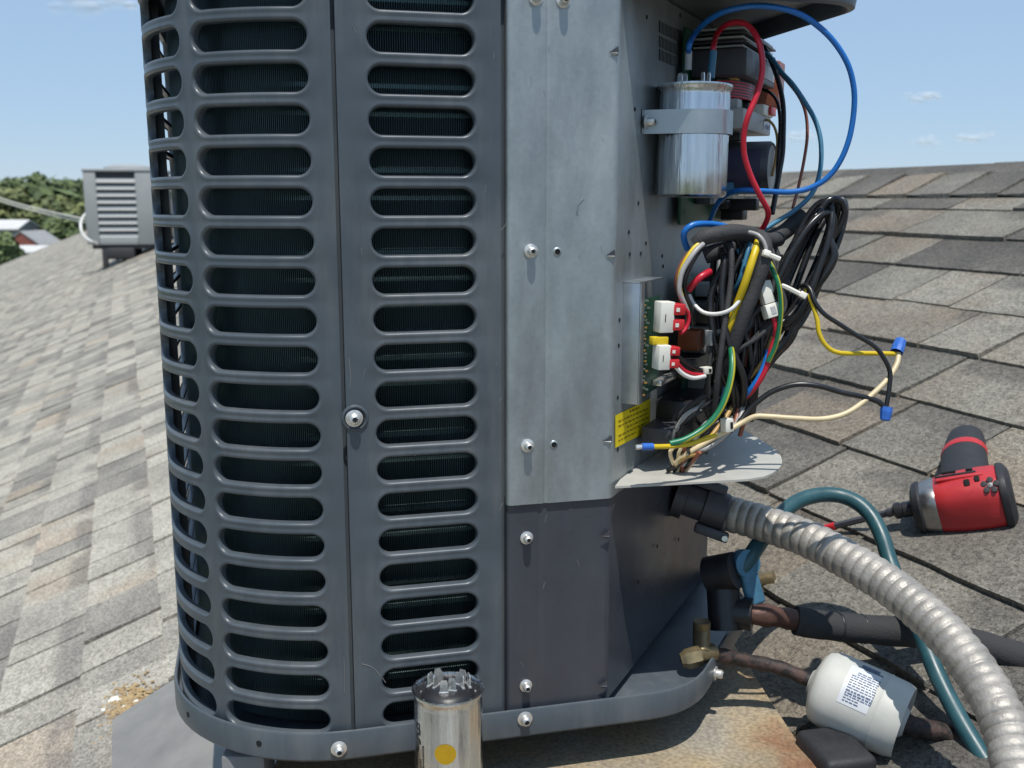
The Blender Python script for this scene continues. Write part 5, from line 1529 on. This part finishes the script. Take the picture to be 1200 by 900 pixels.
# bit: extension rod toward lower left, red tip
ck = MD @ V((0.99 * k + 0.018, 0, 0))
tip = on_roof(968, 619, 0.010)
mb = MB(); mb.tube([ck, ck.lerp(tip, 0.12)], 0.0055, 10); mb.tube([ck.lerp(tip, 0.10), ck.lerp(tip, 0.88)], 0.0042, 6, smooth=False)
o = mb.build('bit_shank', M_dgrey, drv); o.matrix_parent_inverse = MD.inverted()
mb = MB(); mb.tube([ck.lerp(tip, 0.86), tip], 0.0050, 10); mb.tube([tip, tip + (tip - ck).normalized() * 0.006], 0.0028, 6)
o = mb.build('bit_collar', M_redp, drv); o.matrix_parent_inverse = MD.inverted()
# handle: oval sweep along local y
def handle(name, mt, secs_, n=24):
    mb = MB(); vs = []; fs = []
    for (y, xc, rx, rz, zo) in secs_:
        for j in range(n):
            a = 2 * PI * j / n
            vs.append(V((xc + rx * math.cos(a), y, zo + rz * math.sin(a))))
    for i in range(len(secs_) - 1):
        for j in range(n): fs.append((i * n + (j + 1) % n, i * n + j, (i + 1) * n + j, (i + 1) * n + (j + 1) % n))
    mb.add(vs, fs, 0, True); mb.add(vs[:n], [tuple(range(n))]); mb.add(vs[-n:], [tuple(reversed(range(n)))])
    return mb.build(name, mt, drv, autosmooth=40)
hx = 0.44 * k
handle('grip', M_rub, [(0.018, hx, 0.031, 0.021, 0), (0.040, hx, 0.029, 0.0205, 0), (0.085, hx - 0.001, 0.0275, 0.021, 0), (0.114, hx - 0.002, 0.0265, 0.021, 0)])
handle('red_band', M_drill, [(0.112, hx - 0.002, 0.0268, 0.0213, 0), (0.115, hx - 0.002, 0.0274, 0.0219, 0), (0.122, hx - 0.003, 0.0272, 0.0219, 0), (0.125, hx - 0.003, 0.0264, 0.0212, 0)])
handle('grip_end', M_rub, [(0.123, hx - 0.003, 0.0260, 0.0208, 0), (0.144, hx - 0.005, 0.0245, 0.0205, 0), (0.164, hx - 0.007, 0.0215, 0.019, 0), (0.172, hx - 0.008, 0.0150, 0.014, 0)])
mb = MB(); mb.box((hx + 0.034, 0.034, 0), (0.016, 0.016, 0.012), None, 0, 0.005, 3); mb.build('trigger', M_black, drv)
# collar where handle meets body, vents, badge
mb = MB(); mb.box((0.40 * k, 0.026, 0.0), (0.56 * k, 0.014, 0.040), None, 0, 0.005, 3); mb.build('grip_collar', M_drill, drv)
def on_body(x, a, r):                              # a: angle from straight up the roof towards the handle-less side
    p = V((x, -r * math.sin(a), -r * math.cos(a)))
    return frame_from(V((1, 0, 0)), V((0, math.cos(a), -math.sin(a))), p)
mb = MB()
for dx, a, w_, h_ in ((0.40, 0.50, 0.0065, 0.0095), (0.30, 0.40, 0.0055, 0.0085), (0.56, -0.28, 0.016, 0.003), (0.36, -0.22, 0.008, 0.003)):
    mb.box((0, 0, 0), (w_, h_, 0.0030), on_body(dx * k, a, 0.0352), 0, 0.001, 1)
mb.build('vent_slots', M_void, drv)
mb = MB()
MS = on_body(0.19 * k, 0.72, 0.0362)
for a in range(5):
    t = 2 * PI * a / 5 + 0.4
    mb.lathe([(0.0036, 0.001), (0.0032, -0.0012), (0.0002, -0.0014)], (0.0066 * math.cos(t), 0.0066 * math.sin(t), 0), (0, 0, 1), 12, 0, MS)
mb.lathe([(0.0036, 0.001), (0.0030, -0.0014), (0.0002, -0.0016)], (0, 0, 0), (0, 0, 1), 12, 1, MS)
mb.build('housing_screw', [M_rub, M_nose], drv)
mb = MB(); mb.box((0, 0, 0), (0.46 * k, 0.006, 0.004), on_body(0.47 * k, 0.10, 0.0325), 0, 0.0018, 2); mb.build('raised_rib', M_drill, drv)
mb = MB(); mb.box((0, 0, 0), (0.40 * k, 0.0032, 0.004), on_body(0.50 * k, -0.12, 0.0325), 0, 0.001, 2); mb.build('side_groove', M_rub, drv)

# ------------------------------------------------------------------ far condenser on its stand, cables
bgp = on_roof(142, 309)
dB = proj(bgp)[2]
kB = dB / FPX
bg_u = empty('condenser_unit', bgp, 'small pale grey condenser far along the roof at left', 'condenser unit', rz=R(9))
Wb, Hb = 86 * kB, 87 * kB
zb = bgp.z + 24 * kB * 0.98
def bgbox(name, x0, x1, y0, y1, z0, z1, mt, bev=0.01):
    mb = MB(); mb.box(((x0 + x1) / 2, (y0 + y1) / 2, (z0 + z1) / 2), (x1 - x0, y1 - y0, z1 - z0), None, 0, bev, 2); return mb.build(name, mt, bg_u)
zl = 22 * kB; x0 = -36 * kB; x1 = x0 + Wb
bgbox('cabinet_core', x0 + 0.03, x1 - 0.03, 0.03, Wb - 0.03, zl, zl + Hb * 0.97, M_bgdark)
for xx, ww in ((x0, 14 * kB), (x0 + 57 * kB, 29 * kB)):
    bgbox('corner_panel', xx, xx + ww, 0.0, 0.10, zl, zl + Hb * 0.96, M_bgunit, 0.012)
bgbox('side_panel', x0, x0 + 0.04, 0.10, Wb, zl, zl + Hb * 0.96, M_bgunit)
bgbox('lower_panel', x0 + 14.1 * kB, x0 + 56.9 * kB, 0.002, 0.06, zl, zl + 8 * kB, M_bgunit, 0.006)
for i in range(9):
    z0 = zl + 8 * kB + i * 7.9 * kB
    mb = MB(); 
    mb.add([(x0 + 14 * kB, 0.03, z0 + 5.4 * kB), (x0 + 57 * kB, 0.03, z0 + 5.4 * kB), (x0 + 57 * kB, 0.0, z0), (x0 + 14 * kB, 0.0, z0), (x0 + 14 * kB, 0.012, z0 - 0.004), (x0 + 57 * kB, 0.012, z0 - 0.004)], [(3, 2, 1, 0), (2, 3, 4, 5)])
    mb.build('louver', M_bgunit, bg_u)
bgbox('top_cover', x0 - 0.01, x1 + 0.01, -0.01, Wb + 0.01, zl + Hb * 0.96, zl + Hb * 1.0, M_bgunit, 0.015)
mb = MB(); mb.lathe([(0.30, 0), (0.29, 0.03), (0.18, 0.06), (0.01, 0.065)], ((x0 + x1) / 2, Wb / 2, zl + Hb), (0, 0, 1), 24); mb.build('fan_guard', M_bgunit, bg_u)
bgbox('stand_tray', x0 + 20 * kB, x0 + 52 * kB, 0.0, 0.5, zl - 17 * kB, zl - 3 * kB, M_bgdark, 0.03)
bgbox('base_rail', x0 + 0.05, x1 - 0.03, 0.02, 0.08, zl - 0.05, zl, M_bgdark)
for xx, yy in ((x0 + 18 * kB, 0.05), (x1 - 0.1, 0.05), (x0 + 18 * kB, Wb - 0.1), (x1 - 0.1, Wb - 0.1)):
    zr = 0.41 * ((Matrix.Rotation(R(9), 3, 'Z') @ V((xx, yy, 0))).dot(WD))
    bgbox('stand_leg', xx - 0.03, xx + 0.03, yy - 0.03, yy + 0.03, zr - 0.02, zl - 0.02, M_bgdark, 0.004)
mb = MB(); mb.add([(x0 + 26 * kB, 0.03, zl - 0.06), (x0 + 42 * kB, 0.03, zl - 0.02), (x0 + 44 * kB, 0.05, zl - 0.12), (x0 + 34 * kB, 0.05, zl - 0.20)], [(3, 2, 1, 0)]); mb.build('stand_bracket', M_galv2, bg_u)
def fwire(name, pts, r, mt, label, cat='cable', group=None):
    mb = MB(); mb.tube(spline([P(*p) for p in pts], 0.15), r, 8); o = mb.build(name, mt); return tag(o, label, cat, group)
M_cable = mat('weathered_white_cable', (0.55, 0.53, 0.46), 0.6, 0, 0.05, 3)
fwire('overhead_cable', [(-120, 190, dB * 1.5), (0, 232, dB * 1.3), (50, 246, dB * 1.15), (100, 257, dB * 1.01)], 0.012, M_cable, 'upper of two pale cables sagging to the far condenser', group='cables to the far condenser')
fwire('overhead_cable', [(-120, 196, dB * 1.5), (0, 235.5, dB * 1.3), (50, 249.5, dB * 1.15), (103, 261, dB * 1.01)], 0.012, M_cable, 'lower of two pale cables sagging to the far condenser', group='cables to the far condenser')
fwire('looped_cable', [(105, 247, dB), (99, 252, dB * .995), (95, 260, dB * .99), (95, 269, dB * .985), (99, 277, dB * .985), (107, 283, dB * .985), (118, 287, dB)], 0.017, M_whitew, 'white cable looping down the left side of the far condenser')

# ------------------------------------------------------------------ trees and houses below
def tree(name, px, ptop, d, wpx, label, mi, seed, hpx=None, group='trees beyond the houses'):
    rnd = random.Random(seed)
    top = P(px, ptop, d); k = d / FPX
    base = V((top.x, top.y, GZ)); H = top.z - GZ
    root = empty(name, base, label, 'tree', group)
    mb = MB(); mb.tube(spline([V((0, 0, 0)), V((0.1, 0.1, H * 0.3)), V((-0.1, 0, H * 0.55)), V((0.1, 0, H * 0.85))], 0.6), lambda t: 0.32 * (1 - 0.75 * t), 8)
    for i in range(6):
        a = rnd.uniform(0, 2 * PI); z0 = H * rnd.uniform(0.35, 0.6)
        mb.tube([V((0, 0, z0)), V((math.cos(a) * wpx * k * 0.22, math.sin(a) * wpx * k * 0.22, z0 + H * 0.14)), V((math.cos(a) * wpx * k * 0.36, math.sin(a) * wpx * k * 0.36, z0 + H * 0.22))], lambda t: 0.12 * (1 - 0.7 * t), 6)
    mb.build('trunk', M_bark, root)
    mb = MB(); Rw = wpx * k / 2
    lobes = [(V((rnd.uniform(-0.6, 0.6) * Rw, rnd.uniform(-0.6, 0.6) * Rw, H * rnd.uniform(0.35, 0.86))), Rw * rnd.uniform(0.35, 0.6)) for _ in range(13)]
    lobes.append((V((0, 0, H * 0.86)), min(Rw * 0.5, H * 0.14)))
    for c, r in lobes:
        for i in range(170):
            u = V((rnd.gauss(0, 1), rnd.gauss(0, 1), rnd.gauss(0, 0.8))).normalized() * (rnd.uniform(0.55, 1.05) ** 0.6)
            p = c + u * r
            if p.z > H: p.z = H - rnd.random() * 0.5
            s = rnd.uniform(0.25, 0.55) * (0.5 + Rw * 0.10)
            n_ = (u + V((rnd.uniform(-.6, .6), rnd.uniform(-.6, .6), rnd.uniform(-.2, .9)))).normalized()
            x = n_.cross(V((rnd.random(), rnd.random(), rnd.random()))).normalized(); y = n_.cross(x)
            mb.add([p - x * s - y * s * 0.5, p + x * s * 0.2 - y * s, p + x * s + y * s * 0.4, p - x * s * 0.3 + y * s], [(0, 1, 2, 3)])
    mb.build('crown', M_leaf[mi], root, autosmooth=0)
    return root
tree('oak_tree', 12, 207, 150, 74, 'dark rounded tree at the far left edge of the skyline', 0, 1)
tree('oak_tree', 44, 201, 160, 62, 'tallest dark tree of the skyline, second from the left edge', 0, 2)
tree('oak_tree', 78, 208, 165, 64, 'dark tree between the tallest tree and the far condenser', 0, 3)
tree('oak_tree', 112, 217, 170, 64, 'dark tree half hidden behind the far condenser', 0, 4)
tree('broadleaf_tree', 22, 219, 140, 60, 'olive green tree in front of the dark skyline trees at the left', 1, 5)
tree('broadleaf_tree', 62, 229, 136, 62, 'broad olive tree behind the overhead cables', 1, 6)
tree('broadleaf_tree', 98, 233, 132, 52, 'olive tree just left of the far condenser', 1, 7)
tree('broadleaf_tree', 36, 243, 128, 52, 'low olive tree behind the pale roofed houses', 1, 8)
tree('broadleaf_tree', 80, 250, 122, 54, 'low dark tree above the roof edge by the far condenser', 0, 9)
tree('broadleaf_tree', 4, 268, 70, 34, 'pale green bushy tree at the left edge above the roof line', 2, 10, group=None)
tree('broadleaf_tree', 180, 224, 170, 64, 'dark tree behind the left edge of the large condenser', 0, 11)
# far treeline
rnd = random.Random(77)
tl = MB()
for i in range(5200):
    d = rnd.uniform(150, 260); px = rnd.uniform(-300, 1400)
    p = P(px, 235, d); hmax = d / FPX * (12 + 8 * math.sin(px * 0.021) + 5 * math.sin(px * 0.057 + 1)) + 7.0
    p.z = GZ + rnd.uniform(0.2, 1) * hmax * 1.0
    s = rnd.uniform(0.8, 2.0)
    n_ = V((rnd.uniform(-.7, .7), rnd.uniform(-1, 0), rnd.uniform(-.1, .8))).normalized(); x = n_.cross(V((rnd.random(), rnd.random(), rnd.random()))).normalized(); y = n_.cross(x)
    tl.add([p - x * s - y * s * .5, p + x * s * .2 - y * s, p + x * s + y * s * .4, p - x * s * .3 + y * s], [(0, 1, 2, 3)])
o = tl.build('far_woods', M_leaf[0], kind='stuff', autosmooth=0)

def house(name, px0, px1, d, py_eave, py_ridge, depth, wall_m, roof_m, label, rz):
    a_ = P(px0, py_eave, d); b_ = P(px1, py_eave, d)
    W = (b_ - a_).length; ze = a_.z; zr = P(px0, py_ridge, d).z
    c = (a_ + b_) / 2
    root = empty(name, V((c.x, c.y, GZ)), label, 'house', 'houses below the roof', rz=rz)
    H = ze - GZ; rh = max(0.3, zr - ze)
    mb = MB(); mb.box((0, depth / 2, H / 2), (W * 0.96, depth * 0.94, H)); 
    mb.add([(-W * .48, depth * .03, H), (-W * .48, depth * .97, H), (-W * .48, depth * .5, H + rh * .92), (W * .48, depth * .03, H), (W * .48, depth * .97, H), (W * .48, depth * .5, H + rh * .92)], [(0, 2, 1), (3, 4, 5)])
    mb.build('wall', wall_m, root)
    mb = MB()
    for z_ in (0.0, -0.12):
        pass
    A = [(-W / 2, -0.3, H), (W / 2, -0.3, H), (W / 2, depth / 2, H + rh), (-W / 2, depth / 2, H + rh), (W / 2, depth + .3, H), (-W / 2, depth + .3, H)]
    Bt = [(x, y, z - 0.15) for x, y, z in A]
    mb.add(A + Bt, [(0, 1, 2, 3), (3, 2, 4, 5), (0, 6, 7, 1), (5, 4, 10, 11), (1, 7, 8, 2), (2, 8, 10, 4), (0, 3, 9, 6), (3, 5, 11, 9), (6, 9, 8, 7), (9, 11, 10, 8)])
    mb.build('roof', roof_m, root)
    for x in (-W * 0.25, W * 0.22):
        mb = MB(); mb.box((x, depth * 0.03 - 0.02, H * 0.6), (1.0, 0.08, 1.2)); f = mb.build('window', M_roofw, root)
        mb = MB(); mb.box((x, depth * 0.03 - 0.07, H * 0.6), (0.8, 0.03, 1.0)); mb.build('pane', M_glass, f)
    return root
house('low_house', -60, 22, 118, 268, 258, 6, M_roofg, M_roofw, 'pale flat roofed house at the left edge below the trees', R(2))
c_ = P(60, 287, 110)
house('low_house', 38, 80, 110, 286, 270, 4.2, M_wallr, M_roofg, 'red gabled house with grey roof showing above the shingle edge', R(76))
house('low_house', 12, 52, 100, 295, 288, 3, M_wallr, M_roofw, 'white roofed building nearest below the shingle edge', R(4))

# ------------------------------------------------------------------ small fair-weather clouds
def cloud(name, blobs, d, label):
    rnd = random.Random(len(label))
    mb = MB()
    for (px, py, r) in blobs:
        for i in range(9):
            c = P(px + rnd.uniform(-r, r), py + rnd.uniform(-r * .3, r * .3), d)
            rr = r * d / FPX * rnd.uniform(.3, .6)
            mb.lathe([(rr * math.sin(PI * k / 8), -rr * 0.55 * math.cos(PI * k / 8)) for k in range(9)], c, (0, 0, 1), 14)
    o = mb.build(name, M_cloudv, kind='stuff'); o['label'] = label
    return o
M_cloudv = bpy.data.materials.new('cloud_vapour')
nt_c, ns_c, lk_c, b_c = nodes(M_cloudv)
b_c.inputs['Base Color'].default_value = (0.9, 0.92, 0.95, 1); b_c.inputs['Roughness'].default_value = 1; b_c.inputs['Specular IOR Level'].default_value = 0
lw_c = ns_c.new('ShaderNodeLayerWeight'); lw_c.inputs[0].default_value = 0.5
mr_c = ns_c.new('ShaderNodeMapRange'); mr_c.inputs['From Min'].default_value = 0.15; mr_c.inputs['From Max'].default_value = 0.9; mr_c.inputs['To Min'].default_value = 0.11; mr_c.inputs['To Max'].default_value = 0.0
lk_c.new(lw_c.outputs['Facing'], mr_c.inputs[0]); lk_c.new(mr_c.outputs[0], b_c.inputs['Alpha'])
cloud('cloud', [(1078, 114, 16), (1092, 112, 10)], 1500, 'small faint white cloud highest over the roof ridge')
cloud('cloud', [(1080, 163, 12), (1090, 168, 10)], 1500, 'small faint cloud low over the ridge, left of its twin')
cloud('cloud', [(1140, 163, 16), (1158, 158, 9)], 1500, 'small faint cloud low over the ridge, rightmost')
cloud('cloud', [(938, 160, 18)], 1500, 'faint cloud behind the blue wire loop')
cloud('cloud', [(100, -2, 40), (140, 4, 22)], 1500, 'faint white cloud at the top left of the sky')
